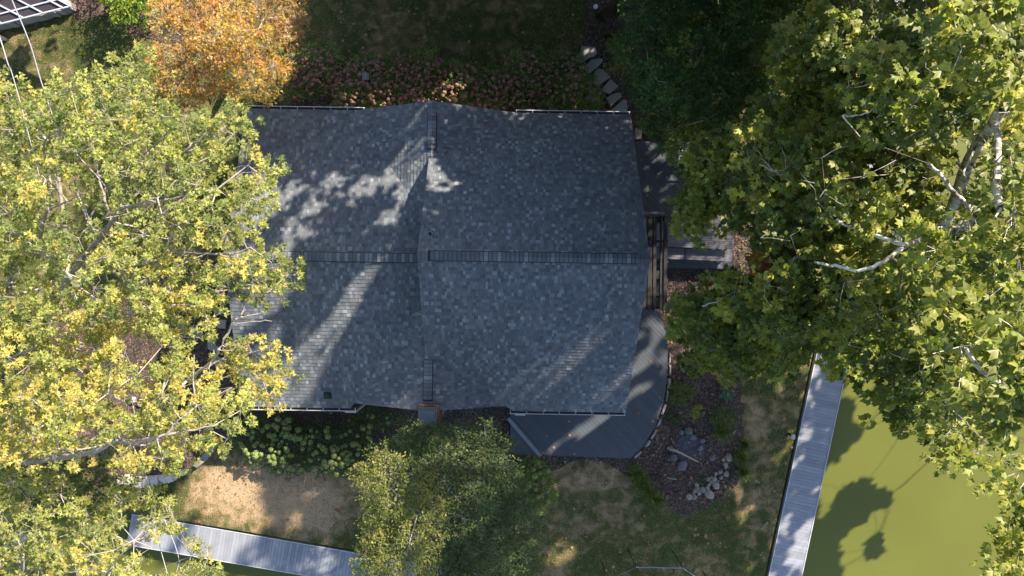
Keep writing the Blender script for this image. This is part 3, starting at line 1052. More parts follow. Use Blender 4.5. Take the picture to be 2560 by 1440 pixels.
def leaves_mesh(name, base, d, w, nn, s, col, tmpl):
    tv, tf = tmpl
    k = len(base)
    V = (base[:, None, :] + d[:, None, :] * (tv[None, :, 0:1] * s[:, None, None]) + w[:, None, :] * (tv[None, :, 1:2] * s[:, None, None]) + nn[:, None, :] * (tv[None, :, 2:3] * s[:, None, None]))
    F = (tf[None] + (np.arange(k) * len(tv))[:, None, None]).reshape(-1, 3)
    cc = np.concatenate([col, np.ones((k, 1))], 1)
    return np_mesh(name, V.reshape(-1, 3), F, np.repeat(cc, len(tv), 0))


def tubes_mesh(name, A, B, ra, rb, n=5):
    A = np.asarray(A, float); B = np.asarray(B, float)
    d = unit(B - A)
    ref = np.where(np.abs(d[:, 2:3]) > .9, np.array([[1., 0, 0]]), np.array([[0, 0, 1.]]))
    x = unit(np.cross(d, ref)); y = np.cross(d, x)
    t = np.arange(n) * 2 * np.pi / n
    ring = x[:, None, :] * np.cos(t)[None, :, None] + y[:, None, :] * np.sin(t)[None, :, None]
    VA = A[:, None, :] + ring * np.asarray(ra)[:, None, None]; VB = B[:, None, :] + ring * np.asarray(rb)[:, None, None]
    V = np.concatenate([VA, VB], 1).reshape(-1, 3)
    k = np.arange(n); q = np.stack([k, (k + 1) % n, n + (k + 1) % n, n + k], 1)
    F = (q[None] + (np.arange(len(A)) * 2 * n)[:, None, None]).reshape(-1, 4)
    return np_mesh(name, V, F[:, ::-1].copy(), None, smooth=True)


def proj(p):
    d = CAM_H - p[:, 2]
    return np.stack([p[:, 0] / d * FPX + 1280, 720 - p[:, 1] / d * FPX], 1)


def unproj(q, z):
    d = CAM_H - z
    return np.stack([(q[:, 0] - 1280) / FPX * d, (720 - q[:, 1]) / FPX * d, z], 1)


def seg_dist(q, a, b):
    a = np.array(a, float); b = np.array(b, float); d = b - a
    t = np.clip(((q - a) @ d) / max(d @ d, 1e-6), 0, 1)
    return np.linalg.norm(q - (a + t[:, None] * d), axis=1)


def darts(poly, n_try, z_of, spacing, inset=0):
    """evenly spread points in a photo-shaped region; z_of(px) gives heights; spacing in metres"""
    poly = np.array(poly, float)
    lo, hi = poly.min(0), poly.max(0)
    q = RNG.uniform(lo, hi, (n_try, 2)); q = q[inside_poly(q, poly)]
    if len(q) == 0: return np.zeros((0, 3))
    if inset:
        lim = inset / (CAM_H - z_of(q)) * FPX
        dm = np.full(len(q), 1e9)
        for i in range(len(poly)):
            dm = np.minimum(dm, seg_dist(q, poly[i], poly[(i + 1) % len(poly)]))
        q = q[dm > lim]
        if len(q) == 0: return np.zeros((0, 3))
    p = unproj(q, z_of(q))
    keep = np.zeros((0, 3))
    for c in p:
        if len(keep) == 0 or np.min(np.sum((keep - c) ** 2, 1)) > spacing ** 2:
            keep = np.vstack([keep, c])
    return keep


def skeleton(base, crotch, tips, heroes, alpha=.35, sag=.17, trunk_pts=None):
    """returns edges (a,b,ra,rb) of a branching frame reaching all tips"""
    pos = []; par = []; plen = []
    tp = trunk_pts or [base, base.lerp(crotch, .5) + Vector((.1, -.1, 0)), crotch]
    for i, p in enumerate(tp):
        pos.append(np.array(p, float)); par.append(i - 1); plen.append(0 if i == 0 else plen[-1] + np.linalg.norm(pos[-1] - pos[-2]))
    ntr = len(tp)
    plen = [0.0] * ntr
    fixed = {}

    def add(a_idx, target, rad=None, bend=True):
        a = pos[a_idx]; d = target - a; L_ = np.linalg.norm(d)
        n = max(1, int(L_ / .7))
        off = RNG.normal(0, sag, 3) * L_ * .5; off[2] = -abs(off[2]) * .6 - .03 * L_
        idx = a_idx
        for i in range(1, n + 1):
            t = i / n
            p = a + d * t + off * math.sin(math.pi * t) * (1 if bend else 0) + (RNG.normal(0, .045, 3) if i < n else 0)
            pos.append(p); par.append(idx); plen.append(plen[idx] + L_ / n); idx = len(pos) - 1
        return idx
    ends = []
    for pts, r0, r1 in heroes:
        h = [np.array(p, float) for p in pts]
        A = np.array(pos); j = int(np.argmin(np.linalg.norm(A - h[0], axis=1) + .3 * np.array(plen)))
        if np.linalg.norm(A[j] - h[0]) > .05: idx = add(j, h[0])
        else: idx = j
        fixed[idx] = r0
        for i in range(1, len(h)):
            pos.append(h[i]); par.append(idx); plen.append(plen[idx] + np.linalg.norm(h[i] - pos[idx])); idx = len(pos) - 1
            fixed[idx] = r0 + (r1 - r0) * i / (len(h) - 1)
        ends.append(idx)
    order = np.argsort(np.linalg.norm(tips - np.array(crotch), axis=1))
    tip_idx = np.zeros(len(tips), int)
    for t in order:
        A = np.array(pos); dd = np.linalg.norm(A - tips[t], axis=1)
        c = dd + alpha * np.array(plen) + np.where(A[:, 2] > tips[t][2] + .3, 1.0, 0)
        c[:ntr - 1] += 50
        j = int(np.argmin(c))
        tip_idx[t] = add(j, tips[t]) if dd[j] > .15 else j
    n = len(pos)
    cnt = np.zeros(n); cnt[tip_idx] += 1
    for e in ends: cnt[e] += .5
    for i in range(n - 1, 0, -1):
        if par[i] >= 0: cnt[par[i]] += cnt[i]
    return np.array(pos), np.array(par), cnt, fixed, ntr


LEAFSETS = []     # (arrays of leaf centres, root) kept for the canopy height map


def smooth(P3):
    out = []
    for i in range(len(P3) - 1):
        p0, p1, p2, p3 = P3[max(i - 1, 0)], P3[i], P3[i + 1], P3[min(i + 2, len(P3) - 1)]
        for k in range(4):
            t = k / 4
            q = .5 * ((2 * p1) + (p2 - p0) * t + (2 * p0 - 5 * p1 + 4 * p2 - p3) * t * t + (3 * p1 - p0 - 3 * p2 + p3) * t ** 3)
            out.append(q + Vector((random.gauss(0, .012), random.gauss(0, .012), random.gauss(0, .012))))
    return out + [P3[-1]]


def tree(name, label, cat, base, boughs, r_b, ros, nleaf, lsize, tmpl, palette, bark, leafm, heroes_px=(), holes=(), group=None,
         crotch=None, rbase=.012, rpow=.48, twig=.006, reach=.5, flat=.5, spread=1.0, ntilt=.55, droop=.25, trunk_pts=None, cull=None, single=0,
         heroes3=(), keepf=None, rtrunk=None, twigfrac=1.0, hmask=9):
    heroes_px = [(p[::-1], b, a) if a < b else (p, a, b) for p, a, b in heroes_px]      # thick end first
    root = empty(name, tuple(base), label=label, cat=cat, group=group); root['category'] = cat
    inv = Matrix.Translation(-Vector(base))
    if crotch is None:
        c = boughs.mean(0); crotch = Vector((base.x * .45 + c[0] * .55, base.y * .45 + c[1] * .55, boughs[:, 2].min() * .55))
    heroes = [(smooth([P(x, y, z) for x, y, z in pts]), r0, r1) for pts, r0, r1 in heroes_px] + list(heroes3)
    pos, par, cnt, fixed, ntr = skeleton(base, crotch, boughs, heroes, trunk_pts=trunk_pts)
    rad = rbase * np.maximum(cnt, .6) ** rpow
    for i, r in fixed.items(): rad[i] = r
    # a limb is never thinner than what it carries further out
    tr = np.arange(len(pos)) < ntr
    if rtrunk: rad[:ntr] = np.linspace(rtrunk * 1.25, rtrunk * .85, ntr)
    e = np.arange(1, len(pos)); e = e[par[e] >= 0]
    fx = np.array([i in fixed for i in range(len(pos))])
    ra = np.minimum(rad[par[e]], np.where(fx[e] & fx[par[e]], 9, rad[e] * 1.2 + .001))
    te = tr[e]
    if te.any():
        o = obj('trunk', tubes_mesh('trunk', pos[par[e[te]]], pos[e[te]], rad[par[e[te]]], rad[e[te]], 12), bark, root); o.matrix_parent_inverse = inv
    lb = ~te
    thin = lb & (rad[e] < .017) & ~fx[e]
    lb = lb & ~thin
    if lb.any():
        o = obj('branches', tubes_mesh('branches', pos[par[e[lb]]], pos[e[lb]], ra[lb], rad[e[lb]], 7), bark, root, kind='stuff'); o.matrix_parent_inverse = inv
    if thin.any():
        o = obj('thin_branches', tubes_mesh('thin_branches', pos[par[e[thin]]], pos[e[thin]], ra[thin], rad[e[thin]], 4), M_TWIG if bark is not M_BARKM else bark, root, kind='stuff'); o.matrix_parent_inverse = inv
    # twig tips
    m = len(boughs)
    az = RNG.uniform(0, 2 * np.pi, m * ros); rr = np.sqrt(RNG.uniform(.02, 1, m * ros)); el = RNG.uniform(-.55, 1, m * ros)
    rbv = np.repeat(np.broadcast_to(r_b, (m,)), ros)
    off = np.stack([np.cos(az) * rr, np.sin(az) * rr, el * flat * np.sqrt(np.clip(1.15 - rr ** 2, 0, 1))], 1) * rbv[:, None]
    C = np.repeat(boughs, ros, 0) + off
    Bc = np.repeat(boughs, ros, 0)
    D = unit(off + np.array([0, 0, .25]) * rbv[:, None])
    ok = np.ones(len(C), bool)
    q = proj(C)
    for hx, hy, rx, ry, pr in holes:
        ok &= ~((((q[:, 0] - hx) / rx) ** 2 + ((q[:, 1] - hy) / ry) ** 2 < RNG.uniform(.6, 1.3, len(C))) & (RNG.uniform(0, 1, len(C)) < pr))
    for pts, r0, r1 in heroes_px:
        for a, b in zip(pts[:-1], pts[1:]):
            zz = min(a[2], b[2])
            ok &= ~((seg_dist(q, a[:2], b[:2]) < hmask) & (C[:, 2] > zz - .3))
    C, Bc, D = C[ok], Bc[ok], D[ok]
    if twig and twigfrac > 0:
        sel = RNG.uniform(0, 1, len(C)) < twigfrac
        if keepf is not None: sel &= keepf(C)
        mid = (C[sel] + Bc[sel]) / 2 + RNG.normal(0, .05, (sel.sum(), 3))
        A_ = np.concatenate([Bc[sel] - np.array([0, 0, .05]), mid]); B_ = np.concatenate([mid, C[sel] + D[sel] * reach * lsize])
        tw = np.full(len(A_), twig)
        o = obj('twigs', tubes_mesh('twigs', A_, B_, tw * 1.15, tw * .75, 3), bark, root, kind='stuff'); o.matrix_parent_inverse = inv
    ub, ib = np.unique(np.round(Bc, 4), axis=0, return_inverse=True); ib = ib.ravel()
    cb = palette(ub)[ib]; ct = palette(C)
    mixr = RNG.uniform(0, 1, (len(C), 1)) < .72        # most of a bough shares its colour, some tips differ
    cm = np.where(mixr, cb, ct)
    base_, d, w, nn, s = leaf_arrays(C, D, nleaf, lsize, tmpl, reach * lsize, spread, ntilt, droop)
    col = np.repeat(cm, nleaf, 0) * RNG.uniform(.82, 1.18, (len(base_), 1)) * (1 + RNG.normal(0, .04, (len(base_), 3)))
    ok = np.ones(len(base_), bool)
    if keepf is not None: ok &= keepf(base_)
    if heroes_px:
        mid_ = base_ + d * s[:, None] * .5; qm = proj(mid_); half = s * .42 / (CAM_H - mid_[:, 2]) * FPX
        for pts, r0, r1 in heroes_px:
            for a, b in zip(pts[:-1], pts[1:]):
                rr_ = max(r0, r1) / (CAM_H - a[2]) * FPX
                ok &= ~((seg_dist(qm, a[:2], b[:2]) < rr_ * .8 + half * .8) & (mid_[:, 2] > min(a[2], b[2]) - .2) & (RNG.uniform(0, 1, len(qm)) < .93))
    base_, d, w, nn, s, col = base_[ok], d[ok], w[ok], nn[ok], s[ok], np.clip(col[ok], .003, .95)
    if single:
        pix = s / (CAM_H - base_[:, 2]) * nn[:, 2]
        qq = proj(base_)
        pix[(qq[:, 0] < 0) | (qq[:, 0] > 2560) | (qq[:, 1] < 0) | (qq[:, 1] > 1440)] = 0
        top = np.argsort(-pix)[:single]
        rest = np.ones(len(base_), bool); rest[top] = False
    else:
        top = []; rest = np.ones(len(base_), bool)
    cr = obj('crown', leaves_mesh('crown', base_[rest], d[rest], w[rest], nn[rest], s[rest], col[rest], tmpl), leafm, root, kind='stuff')
    cr.matrix_parent_inverse = inv
    if len(top):
        lm = []
        for kk in range(6):
            me = leaves_mesh('leaf', np.zeros((1, 3)), np.array([[1., 0, 0]]), np.array([[0, 1., 0]]), np.array([[0, 0, 1.]]), np.ones(1), col[top[kk::6]].mean(0, keepdims=True) * (.75 + .1 * kk), tmpl)
            me.materials.append(leafm); lm.append(me)
        for n_, i in enumerate(top):
            o = bpy.data.objects.new('leaf', lm[n_ % 6]); COL.objects.link(o); o.parent = root
            o.matrix_parent_inverse = inv
            M = Matrix((d[i], w[i], nn[i])).transposed().to_4x4(); M = M @ Matrix.Scale(float(s[i]), 4); M.translation = Vector(base_[i])
            o.matrix_basis = M
    LEAFSETS.append(base_)
    print(name, len(boughs), 'boughs', len(base_), 'leaves')
    return root


def pal(cols, probs, jit=.12, field=None):
    cols = np.array(cols, float); probs = np.array(probs, float) / sum(probs)
    def f(C):
        k = RNG.choice(len(cols), len(C), p=probs)
        if field is not None:
            k = field(C, k)
        return cols[k] * (1 + RNG.normal(0, jit, (len(C), 1)))
    return f


# ------------------------------------------------------------------ where the sun comes through (seen shapes of light and shade)
GW, GH = 640, 360
gy, gx = np.mgrid[0:GH, 0:GW]
GX = (gx.ravel() + .5) * 4.0; GY = (gy.ravel() + .5) * 4.0
GQ = np.stack([GX, GY], 1)
WANT = np.zeros(GW * GH)


def want_poly(pts, v): WANT[inside_poly(GQ, np.array(pts, float))] = v


def want_cap(a, b, w, v):
    d = seg_dist(GQ, a, b); k = d < w; WANT[k] = np.maximum(WANT[k], v)


def noise_map(scale, seed, stretch=1.0):
    r = np.random.default_rng(seed)
    nx, ny = int(2560 / scale) + 3, int(1440 / scale) + 3
    g = r.normal(0, 1, (ny * 2, nx * 2))
    c, s_ = math.cos(.75), math.sin(.75)
    u = (GX * c - GY * s_) / (scale * stretch) + 40; v = (GX * s_ + GY * c) / scale + 5
    u = u % (nx * 2 - 2); v = v % (ny * 2 - 2)
    i, j = u.astype(int), v.astype(int); fu, fv = u - i, v - j
    fu = fu * fu * (3 - 2 * fu); fv = fv * fv * (3 - 2 * fv)
    return (g[j, i] * (1 - fu) + g[j, i + 1] * fu) * (1 - fv) + (g[j + 1, i] * (1 - fu) + g[j + 1, i + 1] * fu) * fv


def want_dapple(pts, scale, thr, v, seed, stretch=1.3):
    k = inside_poly(GQ, np.array(pts, float)); nm = noise_map(scale, seed, stretch)
    WANT[k & (nm > thr)] = v


want_poly([(0, 0), (400, 0), (440, 130), (400, 300), (0, 700)], .85)
want_dapple([(0, 0), (180, 0), (60, 150), (60, 300), (0, 300)], 50, -.3, 0, 3)
want_poly([(0, 200), (130, 190), (330, 110), (640, 260), (750, 700), (750, 940), (640, 1020), (560, 1120), (700, 1340), (620, 1440), (0, 1440)], 1)
want_poly([(380, 0), (700, 0), (760, 150), (700, 270), (500, 290), (380, 260)], 1)
want_dapple([(0, 1140), (260, 1160), (480, 1180), (420, 1240), (0, 1250)], 70, -.4, .25, 5)
# roof, left part
want_poly([(570, 640), (605, 300), (600, 262), (900, 262), (1060, 400), (1045, 640)], .13)
want_poly([(600, 320), (636, 312), (650, 330), (640, 420), (665, 470), (650, 540), (620, 590), (580, 600)], .97)
want_cap((640, 560), (735, 470), 24, .6); want_cap((860, 430), (700, 620), 24, .55); want_cap((900, 480), (985, 440), 30, .8)
want_cap((960, 560), (1003, 515), 22, .9); want_cap((1000, 430), (1012, 500), 22, .9); want_cap((930, 560), (860, 600), 14, .5)
want_cap((1048, 290), (960, 385), 13, .7); want_cap((1066, 318), (955, 455), 15, .85); want_cap((1060, 375), (1000, 500), 24, .8)
want_cap((1064, 300), (1020, 330), 10, .5); want_cap((1150, 370), (1146, 388), 10, .5); want_cap((1160, 345), (1158, 350), 8, .4)
# bright patches on the high roof
want_poly([(1060, 400), (1095, 402), (1102, 432), (1150, 468), (1120, 488), (1085, 500), (1050, 505)], .9)
want_poly([(1050, 520), (1110, 528), (1085, 560), (1065, 600), (1040, 620), (1045, 560)], 1)
want_cap((1130, 475), (1160, 480), 9, .7); want_cap((1330, 625), (1350, 620), 7, .3); want_cap((1590, 628), (1625, 640), 6, .6)
want_cap((1560, 622), (1600, 610), 8, .4); want_cap((1210, 620), (1370, 615), 9, .18)
# lower left roof
want_poly([(580, 690), (740, 680), (1040, 655), (1045, 880), (775, 1022), (585, 1022)], 0)
want_poly([(580, 700), (720, 690), (745, 720), (680, 790), (600, 850), (580, 850)], .85)
want_poly([(985, 600), (960, 660), (900, 760), (840, 880), (790, 960), (772, 1022), (640, 1022), (690, 930), (800, 800), (905, 665), (940, 655)], .95)
want_cap((690, 830), (600, 960), 24, .8); want_cap((760, 800), (655, 950), 9, .6)
want_cap((850, 700), (700, 900), 8, .45)
want_poly([(585, 940), (690, 935), (700, 1020), (590, 1020)], .9)
# lower right roof: long thin streaks
for a, b, w, v in (((1600, 690), (1400, 860), 6, .8), ((1400, 860), (1258, 980), 7, 1), ((1618, 700), (1455, 850), 5, .7), ((1455, 850), (1290, 995), 6, .9),
                   ((1600, 760), (1490, 850), 5, .6), ((1490, 850), (1330, 1000), 9, .9), ((1560, 860), (1400, 1000), 5, .6), ((1600, 880), (1500, 985), 6, .7), ((1592, 930), (1450, 1022), 7, .8),
                   ((1585, 985), (1530, 1022), 8, .9), ((1240, 985), (1250, 1010), 10, .9), ((1262, 1000), (1290, 1015), 7, .9), ((1190, 1018), (1230, 1010), 8, .7), ((1130, 1020), (1140, 1020), 8, .7), ((1018, 1018), (1034, 1020), 9, .8), ((1050, 1015), (1085, 1018), 8, .9)):
    want_cap(a, b, w * 1.75 if a[0] > 1245 else w, min(1, v * 1.3))
# decks and path
want_poly([(1460, 1036), (1480, 1060), (1470, 1110), (1430, 1138), (1400, 1140), (1398, 1115), (1382, 1112)], .8)
want_dapple([(1380, 1036), (1600, 1036), (1600, 1145), (1380, 1145)], 26, .9, .8, 21)
want_dapple([(1560, 780), (1665, 780), (1670, 900), (1640, 1040), (1600, 1090), (1590, 1040)], 24, .35, .9, 22)
want_cap((1580, 1000), (1625, 1050), 10, .9); want_cap((1625, 855), (1660, 880), 14, .9); want_cap((1648, 800), (1655, 830), 7, .8)
want_cap((1650, 520), (1672, 495), 8, .6); want_cap((1665, 690), (1662, 740), 5, .6); want_cap((1670, 590), (1690, 610), 9, .6); want_cap((1448, 150), (1462, 140), 15, 1)
want_cap((1250, 230), (1300, 190), 8, .6); want_cap((1245, 265), (1250, 250), 6, .5)
want_dapple([(740, 0), (960, 0), (960, 180), (740, 180)], 40, 1.2, .35, 31)
# lawn at the bottom and its walkway
want_poly([(440, 1150), (600, 1148), (640, 1165), (655, 1200), (640, 1260), (600, 1300), (640, 1345), (430, 1300), (420, 1200)], 1)
want_dapple([(600, 1150), (900, 1170), (900, 1380), (620, 1340), (610, 1300), (650, 1200)], 44, .15, .75, 8, 2.0)
want_poly([(330, 1280), (600, 1320), (640, 1330), (600, 1440), (330, 1440)], 1)
want_dapple([(600, 1320), (910, 1375), (910, 1440), (600, 1440)], 42, .35, .9, 9, 1.2)
want_poly([(880, 1130), (960, 1100), (1010, 1130), (1090, 1190), (1120, 1290), (1090, 1440), (870, 1440)], 1)
want_dapple([(1090, 1060), (1240, 1060), (1360, 1250), (1360, 1440), (1090, 1440)], 60, .5, .5, 10)
want_dapple([(1370, 1150), (1960, 1150), (1920, 1440), (1350, 1440)], 28, 1.6, .7, 11)
want_poly([(1380, 1350), (1430, 1345), (1440, 1400), (1370, 1430), (1345, 1410)], .9); want_cap((1390, 1160), (1430, 1195), 16, .6); want_cap((1600, 1345), (1650, 1345), 8, .6)
want_dapple([(1290, 1150), (1390, 1140), (1390, 1270), (1290, 1270)], 30, .0, .8, 41)
want_dapple([(1840, 940), (2010, 920), (1930, 1440), (1850, 1440), (1800, 1250)], 24, .75, .8, 12)
want_dapple([(1680, 900), (1860, 940), (1800, 1250), (1660, 1050)], 26, 1.2, .8, 13)
# right walkway and water
want_dapple([(2025, 900), (2100, 950), (2000, 1440), (1905, 1440)], 22, .95, .9, 14)
want_poly([(2060, 1160), (2035, 1185), (2030, 1215), (2010, 1225), (2012, 1260), (2035, 1280), (2050, 1240)], 1)
want_dapple([(1930, 1320), (2010, 1330), (1998, 1440), (1905, 1440)], 34, -.35, .95, 15, 2)
want_poly([(2100, 950), (2560, 950), (2560, 1440), (1998, 1440), (2040, 1260)], 1)
for pts in ([(2095, 1000), (2125, 1010), (2110, 1060), (2150, 1085), (2125, 1110), (2090, 1130), (2075, 1165), (2052, 1150), (2080, 1040)],
            [(2085, 1235), (2120, 1215), (2160, 1205), (2170, 1230), (2215, 1235), (2220, 1260), (2190, 1285), (2165, 1262), (2150, 1305), (2110, 1325), (2080, 1360), (2080, 1440), (1998, 1440), (2015, 1340), (2060, 1300), (2075, 1270)],
            [(2165, 1350), (2195, 1345), (2190, 1380), (2165, 1410), (2155, 1385)]):
    want_poly(pts, 0)
# crowns seen from above: which of them stand in the sun
want_poly([(1650, 700), (1700, 560), (1700, 350), (1850, 300), (1950, 150), (2000, 20), (2560, 0), (2560, 1150), (2300, 1120), (2100, 940), (1900, 900), (1750, 940), (1690, 900)], .93)
want_poly([(1850, 330), (2000, 60), (2560, 0), (2560, 1150), (2300, 900), (2000, 800), (1900, 600)], 1)
want_poly([(1650, 660), (1660, 350), (1900, 280), (1930, 420), (1880, 640)], .45)
want_poly([(1640, 950), (1640, 660), (1880, 640), (2000, 800), (1950, 950)], .65)
want_poly([(1540, 0), (1990, 0), (1930, 150), (1850, 320), (1700, 350), (1640, 340), (1540, 200)], .02)
WG = WANT.reshape(GH, GW)
for _ in range(1):
    pad = np.pad(WG, 1, mode='edge')
    WG = (pad[1:-1, 1:-1] * 4 + pad[:-2, 1:-1] + pad[2:, 1:-1] + pad[1:-1, :-2] + pad[1:-1, 2:]) / 8


def want_at(q):
    i = np.clip((q[:, 0] / 4).astype(int), 0, GW - 1); j = np.clip((q[:, 1] / 4).astype(int), 0, GH - 1)
    out = WG[j, i].copy()
    off = (q[:, 0] < -80) | (q[:, 0] > 2640) | (q[:, 1] < -80) | (q[:, 1] > 1520)
    out[off] = .3
    return out


def surf(x, y):
    """ground, water or roof height"""
    r = roof_z(x, y)
    xy = np.stack([x, y], 1)
    g = np.where(inside_poly(xy, LANDP), 0.0, WATER_Z)
    return np.maximum(r, g)


def want_hit(q):
    pq = proj(q); w = want_at(pq)
    w[(q[:, 2] > 7.0) & (pq[:, 0] < 770)] = 1.0      # the maple tops at the left stand in full sun
    return w


HN, HC_ = 240, .3
HX0, HY0 = -36.0, -30.0
hg_x, hg_y = np.meshgrid(HX0 + (np.arange(HN) + .5) * HC_, HY0 + (np.arange(HN) + .5) * HC_)
BASE_H = surf(hg_x.ravel(), hg_y.ravel()).reshape(HN, HN)


def hlook(Hm, x, y):
    i = ((x - HX0) / HC_).astype(int); j = ((y - HY0) / HC_).astype(int)
    ok = (i >= 0) & (i < HN) & (j >= 0) & (j < HN)
    out = np.full(len(x), -5.0)
    out[ok] = Hm[j[ok], i[ok]]
    return out


def first_hit(Hm, p, step=.35, tmax=48):
    """photo position of the first surface below a point, going down along the sun ray"""
    n = len(p); hit = np.zeros(n, bool); res = p.copy(); t = 1.2
    act = np.arange(n)
    while t < tmax and len(act):
        q = p[act] - SUN * t
        h = hlook(Hm, q[:, 0], q[:, 1])
        b = hlook(BASE_H, q[:, 0], q[:, 1])
        k = (q[:, 2] <= np.maximum(b, WATER_Z)) | ((q[:, 2] <= h) & (q[:, 2] > h - 2.5))
        res[act[k]] = q[k]; hit[act[k]] = True
        act = act[~k]; t += step
    return res, hit


def keep_prob(w, od=4.0):
    """share of leaves left standing so that about w of the sunlight comes through"""
    return np.clip(-np.log(np.clip(w, 1e-3, 1)) / od, 0, 1) * (w < .985)


def keep_by_light(Hm):
    def f(p):
        q, hit = first_hit(Hm, p)
        kp = keep_prob(np.where(hit, want_hit(q), .3))
        # where a gap in a crown would let the ray on to a roof, deck or lawn that lies in shade, keep most leaves
        q2, hit2 = first_hit(BASE_H, p)
        p2 = proj(q2)
        deep = hit2 & (want_at(p2) < .12) & (p2[:, 0] > 1040) & (((p2[:, 0] < 1700) & (p2[:, 1] > 250) & (p2[:, 1] < 1040)) | ((p2[:, 0] < 1900) & (p2[:, 1] > 1120) & (p2[:, 1] < 1460)))
        kp = np.where(deep, np.maximum(kp, .65), kp)
        return RNG.uniform(0, 1, len(p)) < kp
    return f


def keep_soft(Hm):
    """thins a crown only where it would shade a spot of roof, deck, lawn or water that lies in the sun"""
    def f(p):
        q, hit = first_hit(Hm, p)
        pq = proj(q)
        w = np.where(hit, want_at(pq), 0)
        w[((pq[:, 0] > 1680) & (pq[:, 1] < 930)) | ((pq[:, 0] > 860) & (pq[:, 0] < 1890) & (pq[:, 1] > 1032)) | (pq[:, 0] < 570) | (pq[:, 1] < 0) | (pq[:, 0] > 2560)] = 0
        return RNG.uniform(0, 1, len(p)) < keep_prob(w, 2.5)
    return f
KS = keep_soft(BASE_H)
# ------------------------------------------------------------------ trees in view
def dome(cx, cy, rx, ry, z0, z1, seed=0, rough=.7):
    r = np.random.default_rng(seed); ph = r.uniform(0, 6, 6)
    def f(q):
        d = ((q[:, 0] - cx) / rx) ** 2 + ((q[:, 1] - cy) / ry) ** 2
        return z0 + (z1 - z0) * np.sqrt(np.clip(1 - d, 0, 1)) + rough * np.sin(q[:, 0] / 61 + ph[0]) * np.cos(q[:, 1] / 53 + ph[1]) + rough * .6 * np.sin(q[:, 0] / 27 + q[:, 1] / 31 + ph[2])
    return f


def lower(f, dz): return lambda q: f(q) - dz


GREEN_M = (.20, .235, .07); YG = (.36, .375, .105); YEL = (.50, .43, .11); ORA = (.48, .25, .06); RED = (.34, .10, .06)

# A: upper left maple
polyA = [(-120, 170), (0, 200), (60, 215), (110, 215), (170, 200), (215, 235), (240, 180), (320, 120), (365, 135), (392, 265), (520, 285), (620, 265), (650, 310), (612, 400), (640, 395), (705, 400), (690, 440), (655, 480), (680, 520), (620, 575), (720, 610), (745, 700), (700, 725), (655, 760), (600, 700), (560, 740), (520, 830), (480, 780), (400, 800), (250, 850), (-120, 860)]
fA = dome(250, 520, 560, 460, 9.0, 12.5, 1)
bA = np.vstack([darts(polyA, 1700, fA, .60, .12), darts(polyA, 900, lower(fA, 1.5), .75, .2), darts(polyA, 500, lower(fA, 3.0), 1.0, .3)])
def fieldA(C, k):
    q = proj(C); u = RNG.uniform(0, 1, len(C))
    p = np.clip((q[:, 1] - 480) / 700, 0, .55) + .1 * np.sin(q[:, 0] / 90) * np.cos(q[:, 1] / 70)
    k = np.where(u < p, np.minimum(k + 1, 4), k)
    k = np.where((k == 3) & (RNG.uniform(0, 1, len(C)) < 1.01), 2, k)
    return np.where(k == 4, np.where(RNG.uniform(0, 1, len(C)) < .05, 4, 2), k)
palM = pal([GREEN_M, YG, YEL, ORA, RED], [.47, .48, .05, .001, .0], field=fieldA)
holesA = [(165, 470, 55, 40, .93), (210, 535, 45, 30, .9), (370, 500, 45, 30, .85), (345, 560, 40, 25, .7), (435, 600, 30, 30, .8), (560, 470, 20, 40, .6), (290, 690, 40, 22, .7), (20, 690, 22, 26, .8), (420, 700, 28, 22, .7), (520, 700, 24, 20, .5), (190, 520, 30, 30, .9), (590, 630, 26, 14, .7), (245, 725, 26, 18, .8), (420, 420, 22, 16, .6), (600, 380, 14, 26, .7)]
heroA = [
    ([(150, 720, 8.6), (210, 645, 9.6), (245, 600, 10.2), (278, 555, 10.8), (303, 520, 11.2), (365, 512, 11.4), (455, 490, 11.6)], .085, .03),
    ([(278, 556, 10.8), (262, 500, 11.2), (247, 442, 11.5)], .05, .022),
    ([(255, 576, 10.5), (160, 568, 11.0), (95, 556, 11.3)], .035, .016),
    ([(100, 592, 9.6), (118, 530, 10.6), (180, 500, 11.2)], .06, .02),
    ([(425, 632, 9.8), (520, 634, 10.6), (585, 634, 11.0), (625, 618, 11.2)], .04, .014),
    ([(355, 392, 11.0), (390, 360, 11.3), (418, 334, 11.5)], .035, .02),
    ([(455, 388, 11.0), (490, 358, 11.4), (518, 330, 11.6)], .04, .02),
    ([(110, 385, 11), (118, 345, 11.4), (160, 320, 11.8)], .03, .012),
]
tree('maple_tree', 'large maple with sunlit yellow green crown at left, overhanging the lower roof above its ridge', 'tree', P(60, 760, 0), bA, .5, 11, 21, .102, T_MAPLE, palM, M_BARKM, M_LEAF,
     heroA, holesA, crotch=P(130, 730, 6.5), rtrunk=.3, twig=.004, twigfrac=.7, droop=.4, flat=.65, reach=.7, ntilt=.5, hmask=8)

